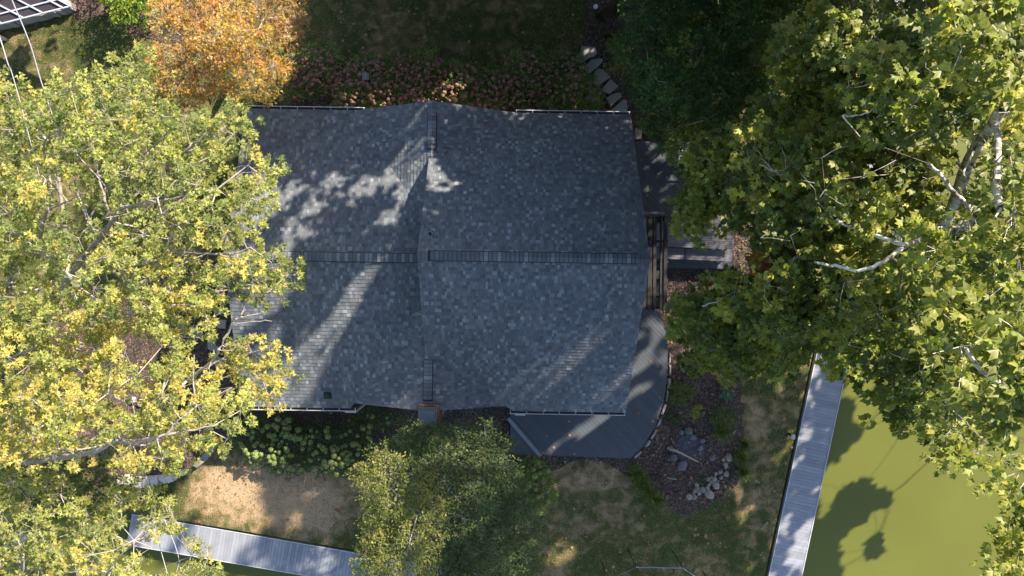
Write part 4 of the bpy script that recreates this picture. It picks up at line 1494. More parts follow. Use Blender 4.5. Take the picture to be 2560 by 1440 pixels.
# B: lower left maple, more yellow
polyB = [(-120, 840), (200, 850), (330, 800), (420, 760), (500, 810), (540, 850), (600, 880), (655, 850), (705, 850), (700, 890), (745, 940), (690, 960), (690, 1000), (640, 1030), (595, 1110), (560, 1120), (515, 1105), (470, 1165), (300, 1185), (230, 1150), (-120, 1180)]
fB = dome(150, 1000, 640, 330, 8.5, 12.0, 2)
bB = np.vstack([darts(polyB, 1500, fB, .60, .12), darts(polyB, 700, lower(fB, 1.5), .78, .2), darts(polyB, 400, lower(fB, 3.0), 1.0, .3)])
palB = pal([GREEN_M, YG, YEL, ORA, RED], [.29, .52, .17, .002, .0], field=fieldA)
holesB = [(350, 880, 62, 46, .95), (330, 1005, 46, 26, .9), (200, 860, 22, 26, .7), (500, 850, 60, 34, .88), (520, 900, 45, 28, .9), (480, 960, 40, 18, .7), (560, 800, 40, 30, .9), (370, 1110, 40, 20, .75), (560, 960, 26, 20, .7), (470, 1150, 20, 14, .5), (195, 1145, 30, 16, .8), (400, 950, 26, 16, .6), (620, 880, 22, 26, .5), (640, 800, 60, 40, .9)]
heroB = [
    ([(60, 1160, 8.0), (160, 1142, 9.6), (230, 1130, 10.2), (268, 1112, 10.6)], .075, .06),
    ([(290, 1100, 10.8), (330, 1105, 11.0), (410, 1088, 11.2), (470, 1078, 11.3), (545, 1062, 11.5)], .06, .018),
    ([(418, 1086, 11.2), (440, 1055, 11.4), (460, 1040, 11.5)], .035, .014),
    ([(470, 950, 9.6), (528, 904, 10.4), (556, 862, 10.8), (582, 805, 11.2), (600, 792, 11.3), (618, 760, 11.4), (652, 742, 11.5)], .045, .010),
    ([(600, 794, 11.3), (640, 785, 11.4), (665, 778, 11.5)], .018, .009),
    ([(590, 808, 11.2), (640, 802, 11.4), (680, 803, 11.5)], .016, .008),
    ([(555, 868, 10.8), (600, 850, 11.1), (640, 832, 11.3)], .018, .009),
    ([(555, 876, 10.8), (580, 875, 11), (600, 862, 11.1)], .014, .008),
    ([(20, 905, 10), (45, 885, 10.6), (85, 870, 11)], .05, .02),
    ([(210, 785, 10.6), (250, 778, 10.8), (272, 786, 10.9)], .03, .014),
]
tree('maple_tree', 'yellowing maple with bare pale limbs at lower left, twigs reaching over the lower roof', 'tree', P(20, 1180, 0), bB, .5, 11, 21, .102, T_MAPLE, palB, M_BARKM, M_LEAF,
     heroB, holesB, crotch=P(40, 1170, 6.0), rtrunk=.28, twig=.004, twigfrac=.7, droop=.4, flat=.65, reach=.7, ntilt=.5, hmask=8)

# C: bottom left maple over the walkway
polyC = [(-120, 1160), (20, 1180), (120, 1185), (215, 1270), (260, 1240), (330, 1215), (395, 1225), (440, 1280), (470, 1330), (440, 1340), (520, 1325), (545, 1345), (505, 1390), (560, 1410), (540, 1500), (-120, 1520)]
fC = dome(120, 1420, 560, 300, 7.0, 10.5, 3)
bC = np.vstack([darts(polyC, 1000, fC, .6, .12), darts(polyC, 450, lower(fC, 1.5), .85, .2)])
palC = pal([GREEN_M, YG, YEL, ORA, RED], [.32, .48, .18, .002, .0])
holesC = [(370, 1390, 40, 26, .95), (330, 1330, 36, 30, .85), (430, 1370, 36, 30, .85), (480, 1400, 26, 20, .7), (250, 1395, 22, 14, .6), (490, 1340, 34, 16, .8), (400, 1425, 40, 14, .8), (120, 1250, 60, 26, .6)]
heroC = [([(260, 1440, 7.6), (300, 1390, 8.2), (345, 1355, 8.6), (375, 1340, 8.8)], .03, .01), ([(380, 1440, 7.6), (430, 1410, 8.2), (470, 1395, 8.6), (530, 1370, 9)], .022, .008)]
tree('maple_tree', 'maple at the bottom left corner with yellow tips hanging over the sunlit walkway', 'tree', P(40, 1330, 0), bC, .48, 11, 21, .10, T_MAPLE, palC, M_BARKM, M_LEAF,
     heroC, holesC, crotch=P(20, 1370, 5.0), rtrunk=.22, reach=1.0, ntilt=.5)

# shaded lower foliage between B and C
polyC2 = [(-60, 1150), (140, 1130), (300, 1170), (330, 1210), (230, 1290), (100, 1270), (-60, 1230)]
fC2 = dome(120, 1200, 300, 140, 4.5, 6.5, 4)
bC2 = darts(polyC2, 400, fC2, .6)
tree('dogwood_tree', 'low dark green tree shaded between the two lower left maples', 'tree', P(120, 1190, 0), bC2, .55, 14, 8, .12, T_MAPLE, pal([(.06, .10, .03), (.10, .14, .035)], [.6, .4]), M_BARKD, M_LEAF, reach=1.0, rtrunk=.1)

# orange maple
polyO = [(385, -60), (740, -60), (770, 60), (755, 100), (712, 130), (740, 180), (705, 205), (700, 260), (640, 245), (600, 262), (540, 255), (480, 275), (400, 280), (362, 255), (355, 190), (385, 140), (372, 80)]
fO = dome(560, 110, 240, 200, 4.0, 7.2, 5, .5)
bO = np.vstack([darts(polyO, 1200, fO, .46, .25), darts(polyO, 400, lower(fO, 1.1), .65, .25)])
def fieldO(C, k):
    q = proj(C)
    k = np.where((q[:, 0] > 640) & (q[:, 1] < 110) & (RNG.uniform(0, 1, len(C)) < .75), 4, k)
    return np.where((q[:, 1] > 190) & (RNG.uniform(0, 1, len(C)) < .45), 3, k)
tree('maple_tree', 'orange autumn maple beside the top left corner of the roof', 'tree', P(580, 190, 0), bO, .42, 14, 11, .105, T_MAPLE,
     pal([(.52, .28, .065), (.51, .34, .08), (.44, .21, .055), (.40, .32, .08), (.31, .19, .07)], [.4, .3, .14, .12, .04], field=fieldO), M_BARKM, M_LEAF,
     (), [(450, 95, 26, 16, .8), (560, 235, 40, 14, .7), (500, 215, 24, 20, .5), (650, 60, 20, 20, .4)], crotch=P(575, 160, 2.6), rtrunk=.11, reach=1.0, ntilt=.5, rbase=.008)

# bright green shrub and purple shrub at top left
def shrub(name, label, cat, poly, z0, z1, lsize, cols, probs, seed, tmpl=T_OVAL, spacing=.28, rb=.24, ros=12, nl=8, group=None, base=None, ntilt=.6, mat=None, extra=None, keepf=None):
    poly = np.array(poly, float); c = poly.mean(0); r = (poly.max(0) - poly.min(0)) / 2
    f = dome(c[0], c[1], r[0] * 1.15, r[1] * 1.15, z0, z1, seed, .12)
    b = darts(poly, 500, f, spacing)
    # a lower ring so that the mound has sides
    b2 = darts(poly, 250, lambda q: f(q) * .5, spacing * 1.4)
    b = np.vstack([b, b2])
    return tree(name, label, cat, base or P(c[0], c[1], 0), b, rb, ros, nl, lsize, tmpl, pal(cols, probs), M_BARKD, mat or M_LEAFD, crotch=P(c[0], c[1], .25), rtrunk=.03, rbase=.004, twig=.003, twigfrac=.3, reach=.6, ntilt=ntilt, group=group, flat=.7, keepf=keepf), f
shrub('laurel_shrub', 'bright green glossy shrub at the top edge beside the orange maple', 'shrub', [(245, -50), (390, -50), (388, 20), (375, 50), (330, 62), (300, 60), (270, 25)], 1.2, 2.2, .13, [(.14, .22, .02), (.22, .26, .02), (.09, .16, .02)], [.5, .3, .2], 6, spacing=.35, rb=.3)
shrub('purple_shrub', 'thin purple brown shrub beside the stone wall at top left', 'shrub', [(185, -40), (245, -40), (240, 5), (215, 22), (190, 14)], .5, .9, .07, [(.20, .10, .10), (.28, .17, .15), (.12, .07, .07)], [.5, .3, .2], 7, spacing=.3, ros=7, nl=6)

# dark maple at the top, right of the lawn
polyD = [(1545, 90), (1575, 40), (1650, -60), (2040, -60), (1990, 40), (1930, 100), (1950, 230), (1850, 330), (1740, 350), (1690, 372), (1640, 345), (1625, 290), (1575, 250), (1580, 190), (1535, 150)]
fD = dome(1770, 130, 300, 300, 5.5, 9.0, 8, .6)
bD = np.vstack([darts(polyD, 1200, fD, .52, .35), darts(polyD, 500, lower(fD, 1.3), .75, .35), darts(polyD, 300, lower(fD, 2.6), 1.)])
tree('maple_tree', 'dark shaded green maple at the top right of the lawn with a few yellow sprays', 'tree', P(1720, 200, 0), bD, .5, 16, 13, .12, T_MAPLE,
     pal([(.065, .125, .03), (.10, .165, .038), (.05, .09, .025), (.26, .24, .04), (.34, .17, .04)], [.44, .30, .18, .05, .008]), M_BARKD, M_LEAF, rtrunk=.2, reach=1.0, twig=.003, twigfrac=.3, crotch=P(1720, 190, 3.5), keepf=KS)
polyE = [(1960, -60), (2600, -60), (2600, 240), (2450, 200), (2300, 130), (2150, 200), (2030, 130), (1970, 60)]
fE = dome(2250, 40, 420, 260, 6.0, 9.5, 9, .7)
bE = np.vstack([darts(polyE, 1000, fE, .65), darts(polyE, 400, lower(fE, 1.6), .9)])
tree('maple_tree', 'dark green maple standing behind the sycamore at the top right corner', 'tree', P(2230, 60, -.1), bE, .55, 13, 9, .12, T_MAPLE,
     pal([(.08, .14, .035), (.13, .19, .04), (.27, .24, .04)], [.5, .42, .08]), M_BARKD, M_LEAF, (), [(2280, 80, 40, 30, .8), (2200, 50, 20, 20, .7)], rtrunk=.2, reach=1.0, keepf=KS)

# sycamore: the big tree on the right
polyS = [(1985, 50), (2005, 20), (2120, 60), (2250, 30), (2330, -60), (2640, -80), (2640, 1090), (2560, 1030), (2445, 1060), (2490, 1130), (2440, 1150), (2370, 1165), (2310, 1105), (2285, 1020), (2255, 1045), (2190, 990), (2100, 935), (2045, 905), (1985, 890), (1920, 930), (1840, 940), (1765, 942), (1702, 905), (1690, 830), (1648, 762), (1690, 740), (1760, 700), (1870, 700), (1880, 560), (1840, 600), (1700, 610), (1655, 550), (1720, 480), (1700, 440), (1680, 400), (1675, 360), (1740, 350), (1810, 340), (1860, 300), (1900, 260), (1955, 215), (1930, 100)]
def fS(q):
    x, y = q[:, 0], q[:, 1]
    z = np.interp(x, [1650, 1800, 2000, 2200, 2400, 2560], [8.0, 10.0, 12.5, 14.5, 16.0, 18.5])
    z = z - np.clip((y - 880) / 100, 0, 3) * 1.4
    z += 1.2 * np.sin(x / 83 + 1) * np.cos(y / 71) + .8 * np.sin(x / 37 - y / 41)
    return z
def high(cx, cy, z): return lambda q: z - .006 * np.hypot(q[:, 0] - cx, q[:, 1] - cy)
bS = [darts(polyS, 3200, fS, .66, .42), darts(polyS, 1700, lower(fS, 1.8), .78, .42), darts(polyS, 900, lower(fS, 3.6), 1.0, .6)]
for cx, cy, rx, ry, z in ((2490, 880, 130, 120, 21.6), (2480, 110, 90, 90, 20.3), (2350, 260, 70, 60, 18.3), (2180, 300, 70, 40, 16.8), (1890, 395, 60, 60, 13.6), (1935, 440, 50, 40, 13.8), (2080, 500, 90, 40, 15.5), (2560, 620, 60, 120, 20), (2110, 680, 70, 40, 15.5), (2150, 200, 60, 60, 16.0), (2060, 110, 60, 50, 15.0), (2330, 660, 60, 50, 18), (2420, 1080, 60, 60, 17.5), (1960, 600, 60, 40, 13.5)):
    el = [(cx + rx * math.cos(t), cy + ry * math.sin(t)) for t in np.linspace(0, 6.28, 14)[:-1]]
    bS.append(darts(el, 160, high(cx, cy, z), .6))
for pts, z in (([(2520, 1330), (2560, 1300), (2620, 1340), (2600, 1400), (2500, 1370), (2480, 1345)], 16.5), ([(2530, 1170), (2600, 1120), (2600, 1240), (2545, 1215)], 16.5), ([(2540, 1400), (2620, 1390), (2620, 1500), (2545, 1460)], 17), ([(2225, 990), (2260, 1010), (2250, 1055), (2225, 1040)], 12.5)):
    bS.append(darts(pts, 200, lambda q, z=z: np.full(len(q), z), .45))
for pts in ([(1655, 745), (1760, 705), (1900, 700), (1900, 930), (1765, 938), (1705, 903), (1690, 830)], [(1690, 360), (1860, 300), (1900, 560), (1830, 590), (1705, 605), (1665, 550), (1715, 480)], [(1880, 560), (2150, 560), (2150, 900), (1880, 920)]):
    bS.append(darts(pts, 600, lower(fS, .8), .6, .3))
bS = np.vstack(bS)
holesS = [(2330, 345, 36, 26, .97), (2400, 370, 36, 55, .97), (2370, 450, 26, 34, .97), (2445, 440, 34, 50, .96), (2520, 400, 12, 60, .8), (2470, 520, 22, 20, .6), (2180, 405, 24, 16, .92), (2040, 450, 16, 14, .9), (1800, 590, 40, 40, .5),
          (2235, 70, 26, 22, .8), (2260, 150, 16, 14, .8), (2010, 175, 14, 40, .6), (1850, 640, 30, 50, .8), (1870, 720, 30, 20, .6), (2040, 900, 26, 40, .85), (1990, 915, 20, 16, .7), (1760, 560, 34, 24, .35), (1740, 720, 60, 22, .7), (2270, 1075, 26, 26, .6), (1800, 480, 22, 16, .5), (2190, 950, 40, 16, .5)]
heroS = [
    ([(2360, 560, 10.0), (2388, 505, 11.0), (2405, 450, 12.2), (2425, 400, 13.2), (2455, 345, 14.2), (2482, 312, 14.8), (2510, 270, 15.6)], .175, .10),
    ([(2486, 312, 15.0), (2494, 345, 15.6), (2495, 395, 16.0), (2493, 440, 16.2), (2490, 472, 16.4), (2500, 520, 16.8)], .06, .085),
    ([(2318, 408, 15.2), (2345, 432, 15.3), (2365, 455, 15.2), (2390, 487, 15.0), (2428, 520, 14.6)], .032, .05),
    ([(2385, 583, 14.6), (2412, 567, 15.0), (2438, 540, 15.2)], .085, .06),
    ([(2142, 678, 15.8), (2195, 660, 15.9), (2230, 640, 16.0), (2265, 615, 15.9), (2302, 600, 15.6)], .032, .055),
    ([(2232, 584, 16.2), (2248, 592, 16.2), (2256, 612, 16.0), (2268, 614, 15.9)], .026, .03),
    ([(2038, 656, 15.6), (2060, 662, 15.7), (2088, 664, 15.5)], .022, .03),
    ([(2092, 548, 15.4), (2108, 560, 15.4), (2128, 568, 15.2)], .02, .028),
    ([(1893, 375, 13.2), (1912, 402, 13.3), (1935, 425, 13.2), (1972, 450, 12.8)], .013, .022),
    ([(1898, 412, 13.0), (1925, 424, 13.2)], .012, .02),
    ([(1755, 765, 11.0), (1790, 755, 11.0)], .012, .015),
    ([(2105, 288, 15.5), (2140, 290, 15.5), (2180, 274, 15.6)], .018, .012),
    ([(2415, 870, 20.8), (2450, 925, 20.6), (2500, 955, 20.2)], .02, .03),
]
def fieldS(C, k):
    q = proj(C)
    k = np.where((np.hypot(q[:, 0] - 1935, q[:, 1] - 665) < 22) & (RNG.uniform(0, 1, len(C)) < .4), 4, k)
    return k
palS = pal([(.145, .18, .04), (.25, .275, .05), (.40, .39, .07), (.38, .34, .06), (.40, .15, .05)], [.42, .36, .18, .03, .0], field=fieldS)
syc = tree('sycamore_tree', 'tall sycamore with white mottled limbs and large green leaves filling the right side', 'tree', P(1985, 760, 0), bS, .6, 14, 12, .165, T_SYC, palS, M_BARKS, M_LEAF,
     heroS, holesS, crotch=P(2200, 650, 9.0), rtrunk=.42, rbase=.0065, twig=.005, twigfrac=.35, reach=.6, ntilt=.5, droop=.2, keepf=KS, single=300, hmask=13,
     trunk_pts=[P(1985, 760, 0), P(2080, 700, 4.5), P(2230, 620, 8.5)])

# two birches at the bottom
polyF = [(880, 1190), (905, 1130), (950, 1110), (1010, 1135), (1040, 1180), (1090, 1200), (1110, 1300), (1100, 1500), (860, 1500), (900, 1440), (875, 1425), (905, 1380), (898, 1300), (905, 1240)]
fF = dome(1000, 1320, 160, 280, 6.5, 8.8, 12, .4)
bF = np.vstack([darts(polyF, 1200, fF, .40, .2), darts(polyF, 500, lower(fF, 1.2), .6, .2)])
heroF = [([(1050, 1275, 7.2), (1035, 1315, 7.8), (1015, 1390, 8.4)], .035, .022), ([(970, 1215, 8.4), (1000, 1245, 8.2)], .016, .02), ([(960, 1185, 8.6), (985, 1190, 8.5), (987, 1215, 8.4)], .010, .012)]
tree('birch_tree', 'birch with small sunlit yellow green leaves and a white stem at the bottom edge', 'tree', P(1130, 1200, 0), bF, .40, 22, 12, .085, T_OVAL,
     pal([(.17, .19, .045), (.24, .23, .06), (.12, .145, .04), (.42, .24, .05)], [.46, .32, .2, .003]), M_BARKB, M_LEAFD, heroF, [(940, 1160, 24, 18, .6), (1060, 1130, 40, 24, .6)], crotch=P(1080, 1250, 4.5), rtrunk=.09, rbase=.004, twig=.002, twigfrac=.3, reach=1.3, ntilt=.7, hmask=6)
polyG = [(960, 1090), (1040, 1060), (1120, 1070), (1200, 1050), (1255, 1050), (1285, 1120), (1290, 1180), (1330, 1300), (1365, 1330), (1335, 1370), (1350, 1500), (1060, 1500), (1070, 1300), (1040, 1180)]
fG = dome(1200, 1270, 220, 300, 5.0, 8.0, 13, .5)
bG = np.vstack([darts(polyG, 1600, fG, .44, .25), darts(polyG, 700, lower(fG, 1.2), .6, .25), darts(polyG, 300, lower(fG, 2.4), .9)])
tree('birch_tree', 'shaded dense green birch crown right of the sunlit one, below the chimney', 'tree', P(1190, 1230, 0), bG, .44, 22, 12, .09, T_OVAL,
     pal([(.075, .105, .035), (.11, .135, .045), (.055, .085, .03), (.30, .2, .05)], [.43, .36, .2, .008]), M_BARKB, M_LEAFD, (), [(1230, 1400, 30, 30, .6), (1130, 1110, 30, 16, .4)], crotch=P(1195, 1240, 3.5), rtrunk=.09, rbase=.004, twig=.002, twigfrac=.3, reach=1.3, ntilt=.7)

# ------------------------------------------------------------------ unseen trees added beyond the frame, crowns shaped to throw the shade
CAN = BASE_H.copy()
for b in LEAFSETS:
    i = ((b[:, 0] - HX0) / HC_).astype(int); j = ((b[:, 1] - HY0) / HC_).astype(int)
    ok = (i >= 0) & (i < HN) & (j >= 0) & (j < HN)
    np.maximum.at(CAN, (j[ok], i[ok]), b[ok, 2] - .25)

# sunlit target points come from the want map; the shade is thrown by boughs standing where the sun ray leaves the view
def shade_points(n):
    q = RNG.uniform([-120, -120], [2680, 1560], (n, 2))
    z = np.zeros(n)
    for _ in range(6):
        p = unproj(q, z); z = .5 * z + .5 * np.maximum(hlook(CAN, p[:, 0], p[:, 1]), WATER_Z)
    p = unproj(q, z)
    # half of them spread evenly over roof and ground, so that spots under a crown's edge are covered too
    m = n // 3
    xy = RNG.uniform([-19, -13], [19, 13.2], (m, 2))
    zz = surf(xy[:, 0], xy[:, 1])
    low = zz < 1
    zz = np.where(low & (zz > -.1), zz + RNG.uniform(0, 1.3, m), zz)
    on_pg = (xy[:, 0] > 4.6) & (xy[:, 0] < 10) & (xy[:, 1] > -1.5) & (xy[:, 1] < 6.5) & low
    zz = np.where(on_pg, RNG.choice([.45, 1.2, 2.6], m), zz)
    p = np.concatenate([p, np.concatenate([xy, zz[:, None]], 1)])
    w = want_at(proj(p)); n = len(p)
    p = p[RNG.uniform(0, 1, n) > w * 1.0]
    # distance along the ray to the edge of the view, then a little beyond
    t = np.zeros(len(p)); act = np.ones(len(p), bool)
    while act.any() and t.max() < 70:
        s_ = p + SUN * t[:, None]
        out = (np.abs(s_[:, 0]) > .775 * (CAM_H - s_[:, 2])) | (np.abs(s_[:, 1]) > .445 * (CAM_H - s_[:, 2]))
        act = ~out & (s_[:, 2] < 24)
        t[act] += .5
    t += RNG.uniform(1.2, 7.5, len(p))
    s_ = p + SUN * t[:, None]
    out = (np.abs(s_[:, 0]) > .79 * (CAM_H - s_[:, 2])) | (np.abs(s_[:, 1]) > .455 * (CAM_H - s_[:, 2]))
    return s_[(s_[:, 2] < 21) & (s_[:, 2] > 1.2) & out & ((s_[:, 1] > 8) | (s_[:, 0] > 11))]


SP = shade_points(320000)
trunks = np.array([[-14, 20], [-7, 19], [-1, 20], [5, 19], [11, 18], [17, 19], [23, 17], [26, 10], [27, 3], [28, -4], [0, 26], [10, 26], [20, 26], [-10, 27], [31, 12]], float)
own = np.argmin(((SP[:, None, :2] - trunks[None]) ** 2).sum(2), 1)
KL = keep_by_light(CAN)
for ti in range(len(trunks)):
    pts = SP[own == ti]
    if len(pts) < 150: continue
    cell = np.floor(pts / 1.3).astype(int)
    uq, inv_, cnt_ = np.unique(cell, axis=0, return_inverse=True, return_counts=True)
    inv_ = inv_.ravel()
    cen_ = np.zeros((len(uq), 3)); np.add.at(cen_, inv_, pts); cen_ /= cnt_[:, None]
    cen_ = cen_[cnt_ > 3]
    if len(cen_) < 4: continue
    if len(cen_) > 200: cen_ = cen_[RNG.choice(len(cen_), 200, replace=False)]
    base = Vector((*trunks[ti], 0))
    g = 'leafy trees added beyond the frame to throw shade'
    root = empty('added_shade_tree', tuple(base), label='leafy green tree added outside the frame toward the sun, crown shaped to throw shade', cat='tree', group=g); root['category'] = 'tree'
    pos, par, cn, fx, ntr = skeleton(base, Vector((base.x, base.y, 3.0)), cen_, [])
    rad = np.minimum(.005 * np.maximum(cn, .5) ** .45, .03 if trunks[ti][0] < 25 else .014)
    e = np.arange(1, len(pos))
    o = obj('trunk', tubes_mesh('trunk', pos[par[e]][:2], pos[e][:2], [.2, .18], [.18, .15], 10), M_BARKD, root); o.matrix_parent_inverse = Matrix.Translation(-base)
    o = obj('branches', tubes_mesh('branches', pos[par[e]][2:], pos[e][2:], rad[par[e]][2:], rad[e][2:], 4), M_BARKD, root); o.matrix_parent_inverse = Matrix.Translation(-base)
    D = unit(RNG.normal(0, 1, pts.shape))
    b_, d_, w_, n_, s_ = leaf_arrays(pts, D, 1, .38, T_CARD, .1, ntilt=.9)
    k = KL(b_ + d_ * .12)
    b_, d_, w_, n_, s_ = b_[k], d_[k], w_[k], n_[k], s_[k]
    col = np.tile(np.array([[.07, .11, .03]]), (len(b_), 1)) * RNG.uniform(.7, 1.4, (len(b_), 1))
    o = obj('crown', leaves_mesh('crown', b_, d_, w_, n_, s_, col, T_CARD), M_LEAF, root, kind='stuff'); o.matrix_parent_inverse = Matrix.Translation(-base)
    print('shade', ti, len(b_))
# ------------------------------------------------------------------ shrubs, flowers and low plants
def ball_mesh(name, seed, n=70, r=1.0, cols=((.3, .2, .15),), petal=.34, squash=.8):
    g = np.random.default_rng(seed)
    i = np.arange(n) + .5
    th = np.arccos(1 - 1.55 * i / n); ph = math.pi * (1 + 5 ** .5) * i
    d = np.stack([np.cos(ph) * np.sin(th), np.sin(ph) * np.sin(th), np.cos(th)], 1)
    d += g.normal(0, .07, d.shape); d = unit(d)
    c = d * r * g.uniform(.82, 1.05, (n, 1)); c[:, 2] *= squash
    t = unit(np.cross(d, np.array([.3, .2, .9]))); b = np.cross(d, t)
    a = g.uniform(0, 6.28, n)[:, None]
    t, b = t * np.cos(a) + b * np.sin(a), b * np.cos(a) - t * np.sin(a)
    p = petal * r
    V = np.stack([c - t * p, c - b * p, c + t * p, c + b * p], 1)
    V[:, 0] += d * .05 * r; V[:, 2] -= d * .05 * r
    # a body under the petals
    col = np.array(cols)[g.integers(0, len(cols), n)] * g.uniform(.75, 1.25, (n, 1))
    cc = np.repeat(np.concatenate([col, np.ones((n, 1))], 1), 4, 0)
    return np_mesh(name, V.reshape(-1, 3), np.arange(n * 4).reshape(-1, 4), cc)


def flower_heads(root, f, poly, n, size, meshes, base):
    poly = np.array(poly, float); lo, hi = poly.min(0), poly.max(0)
    q = RNG.uniform(lo, hi, (n * 4, 2)); q = q[inside_poly(q, poly)][:n]
    p = unproj(q, f(q) + .22 + RNG.normal(0, .05, len(q)))
    inv = Matrix.Translation(-Vector(base))
    for c in p:
        o = bpy.data.objects.new('flower_head', random.choice(meshes)); COL.objects.link(o); o.parent = root; o.matrix_parent_inverse = inv
        o.location = c; s = size * random.choice((.55, .75, .9, 1.0, 1.15, 1.3)) * random.uniform(.9, 1.1); o.scale = (s, s, s * random.uniform(.85, 1.15)); o.rotation_euler = (random.gauss(0, .3), random.gauss(0, .3), random.uniform(0, 6))


PINK = [ball_mesh('flower_head', i, 60, 1, ((.24, .13, .10), (.29, .17, .12), (.18, .10, .075)), .3, .9) for i in range(3)] + [ball_mesh('flower_head', 9, 60, 1, ((.27, .11, .11), (.22, .10, .09)), .3, .9), ball_mesh('flower_head', 10, 60, 1, ((.27, .18, .10), (.32, .20, .13)), .3, .9)]
LIME = [ball_mesh('flower_head', 20 + i, 90, 1, ((.19, .24, .07), (.24, .28, .09), (.14, .19, .05)), .24, .85) for i in range(4)]
MIXB = [ball_mesh('flower_head', 30, 60, 1, ((.28, .16, .08), (.22, .12, .07)), .3), LIME[0], LIME[1]]
for me in PINK + LIME + MIXB[:1]: me.materials.append(M_PETAL)

hy = [(725, 190, 52, 62, 'at the left end of the row beside the orange maple', 28), (800, 180, 62, 62, 'second from the left, its pink heads spilling onto the lawn', 44), (885, 212, 60, 58, 'third from the left beside the lantern', 42),
      (970, 208, 62, 66, 'in the row left of the roof gable peak', 50), (1060, 196, 60, 62, 'in the row straight above the roof gable peak', 50), (1145, 214, 60, 58, 'in the row just right of the roof gable peak', 44),
      (1235, 226, 56, 52, 'with a sunlit orange head near the roof valley', 32), (1320, 200, 66, 76, 'broad and brown headed, third from the stone path', 46), (1400, 205, 56, 78, 'mostly green, second from the stone path', 26), (1450, 236, 44, 46, 'leafy green, next to the stone path', 10)]
for i, (cx, cy, rx, ry, where, nh) in enumerate(hy):
    a = np.linspace(0, 6.28, 17)[:-1]; poly = [(cx + rx * 1.12 * math.cos(t) * (1 + .12 * math.sin(3 * t + i)), cy + ry * 1.05 * math.sin(t) * (1 + .1 * math.cos(2 * t + i))) for t in a]
    b = P(cx, cy, 0)
    rt, f = shrub('hydrangea_shrub', 'pink headed hydrangea ' + where, 'shrub', poly, .55, 1.25, .085, [(.13, .21, .05), (.19, .27, .06), (.10, .16, .04), (.26, .15, .08)], [.4, .3, .24, .06], 60 + i, group='hydrangea shrubs along the back wall', base=b, spacing=.32, rb=.26, ros=11, nl=8)
    flower_heads(rt, f, poly, int(nh * 3.3), .066, PINK, b)
hs = [(622, 1075, 44, 40, 'leftmost of the pale green headed group under the eave', 18), (690, 1060, 44, 34, 'close under the gutter, second from the left', 16), (650, 1125, 44, 34, 'with the sunlit pale heads at the lawn edge', 22), (735, 1110, 46, 40, 'in the middle of the pale green headed group', 24),
      (800, 1095, 40, 34, 'right of the middle, half bare', 12), (720, 1160, 44, 22, 'lowest of the group, furthest onto the dry lawn', 14), (830, 1150, 54, 34, 'at the lawn side, left of the sunlit birch', 34), (890, 1105, 40, 44, 'rightmost of the group, beside the birch', 18), (930, 1050, 50, 28, 'dark and leafy below the roof corner', 6)]
for i, (cx, cy, rx, ry, where, nh) in enumerate(hs):
    a = np.linspace(0, 6.28, 15)[:-1]; poly = [(cx + rx * 1.1 * math.cos(t) * (1 + .12 * math.sin(3 * t + i)), cy + ry * 1.1 * math.sin(t)) for t in a]
    b = P(cx, cy, 0)
    rt, f = shrub('hydrangea_shrub', 'hydrangea shrub ' + where, 'shrub', poly, .45, .95, .08, [(.06, .10, .03), (.09, .135, .04)], [.6, .4], 80 + i, group='pale green hydrangeas below the lower eave', base=b, spacing=.30, rb=.24, ros=10, nl=7)
    flower_heads(rt, f, poly, int(nh * 1.25), .10, LIME, b)
poly = [(1295, 1165), (1340, 1150), (1372, 1175), (1388, 1215), (1380, 1255), (1345, 1275), (1305, 1250), (1285, 1210)]
rt, f = shrub('hydrangea_shrub', 'rounded green hydrangea with tan heads beside the deck and the shaded birch', 'shrub', poly, .6, 1.3, .085, [(.10, .17, .03), (.15, .21, .035), (.07, .12, .03)], [.45, .3, .25], 95, base=P(1338, 1212, 0), spacing=.3)
flower_heads(rt, f, poly, 26, .085, MIXB, P(1338, 1212, 0))
for (cx, cy, rx, ry, h, lab, cols) in (
        (1700, 985, 36, 26, .35, 'low yellow green shrub near the curved deck edge', [(.09, .14, .025), (.15, .18, .03)]),
        (1742, 1030, 14, 12, .25, 'small bright yellow green plant above the fire pit', [(.25, .30, .03), (.14, .2, .03)]),
        (1688, 1048, 16, 12, .2, 'small dark shrub between deck and fire pit', [(.06, .1, .02), (.09, .13, .03)]),
        (1810, 1045, 34, 24, .4, 'green shrub right of the fire pit at the lawn edge', [(.07, .12, .025), (.12, .16, .03)]),
        (1760, 1195, 10, 8, .2, 'tiny green plant above the pile of round stones', [(.05, .1, .03), (.07, .13, .03)]),
        (1535, 168, 20, 14, .3, 'sparse pale yellow plant right of the stone path', [(.28, .27, .09), (.18, .17, .06)]),
        (1490, 258, 22, 14, .3, 'pale green plant beside the foot of the stone path', [(.17, .2, .08), (.1, .13, .05)]),
        (1820, 745, 34, 30, .5, 'dark ivy like shrub under the sycamore below the deck', [(.03, .06, .025), (.05, .09, .03)]),
        (500, 1010, 40, 30, .7, 'dark green shrub beside the lower left roof corner under the maple', [(.05, .09, .02), (.08, .12, .03)])):
    a = np.linspace(0, 6.28, 11)[:-1]; poly = [(cx + rx * math.cos(t), cy + ry * math.sin(t)) for t in a]
    shrub('low_shrub', lab, 'shrub', poly, h * .5, h, .06, cols, [.6, .4], int(cx), base=P(cx, cy, 0), spacing=.2, rb=.16, ros=9, nl=7)


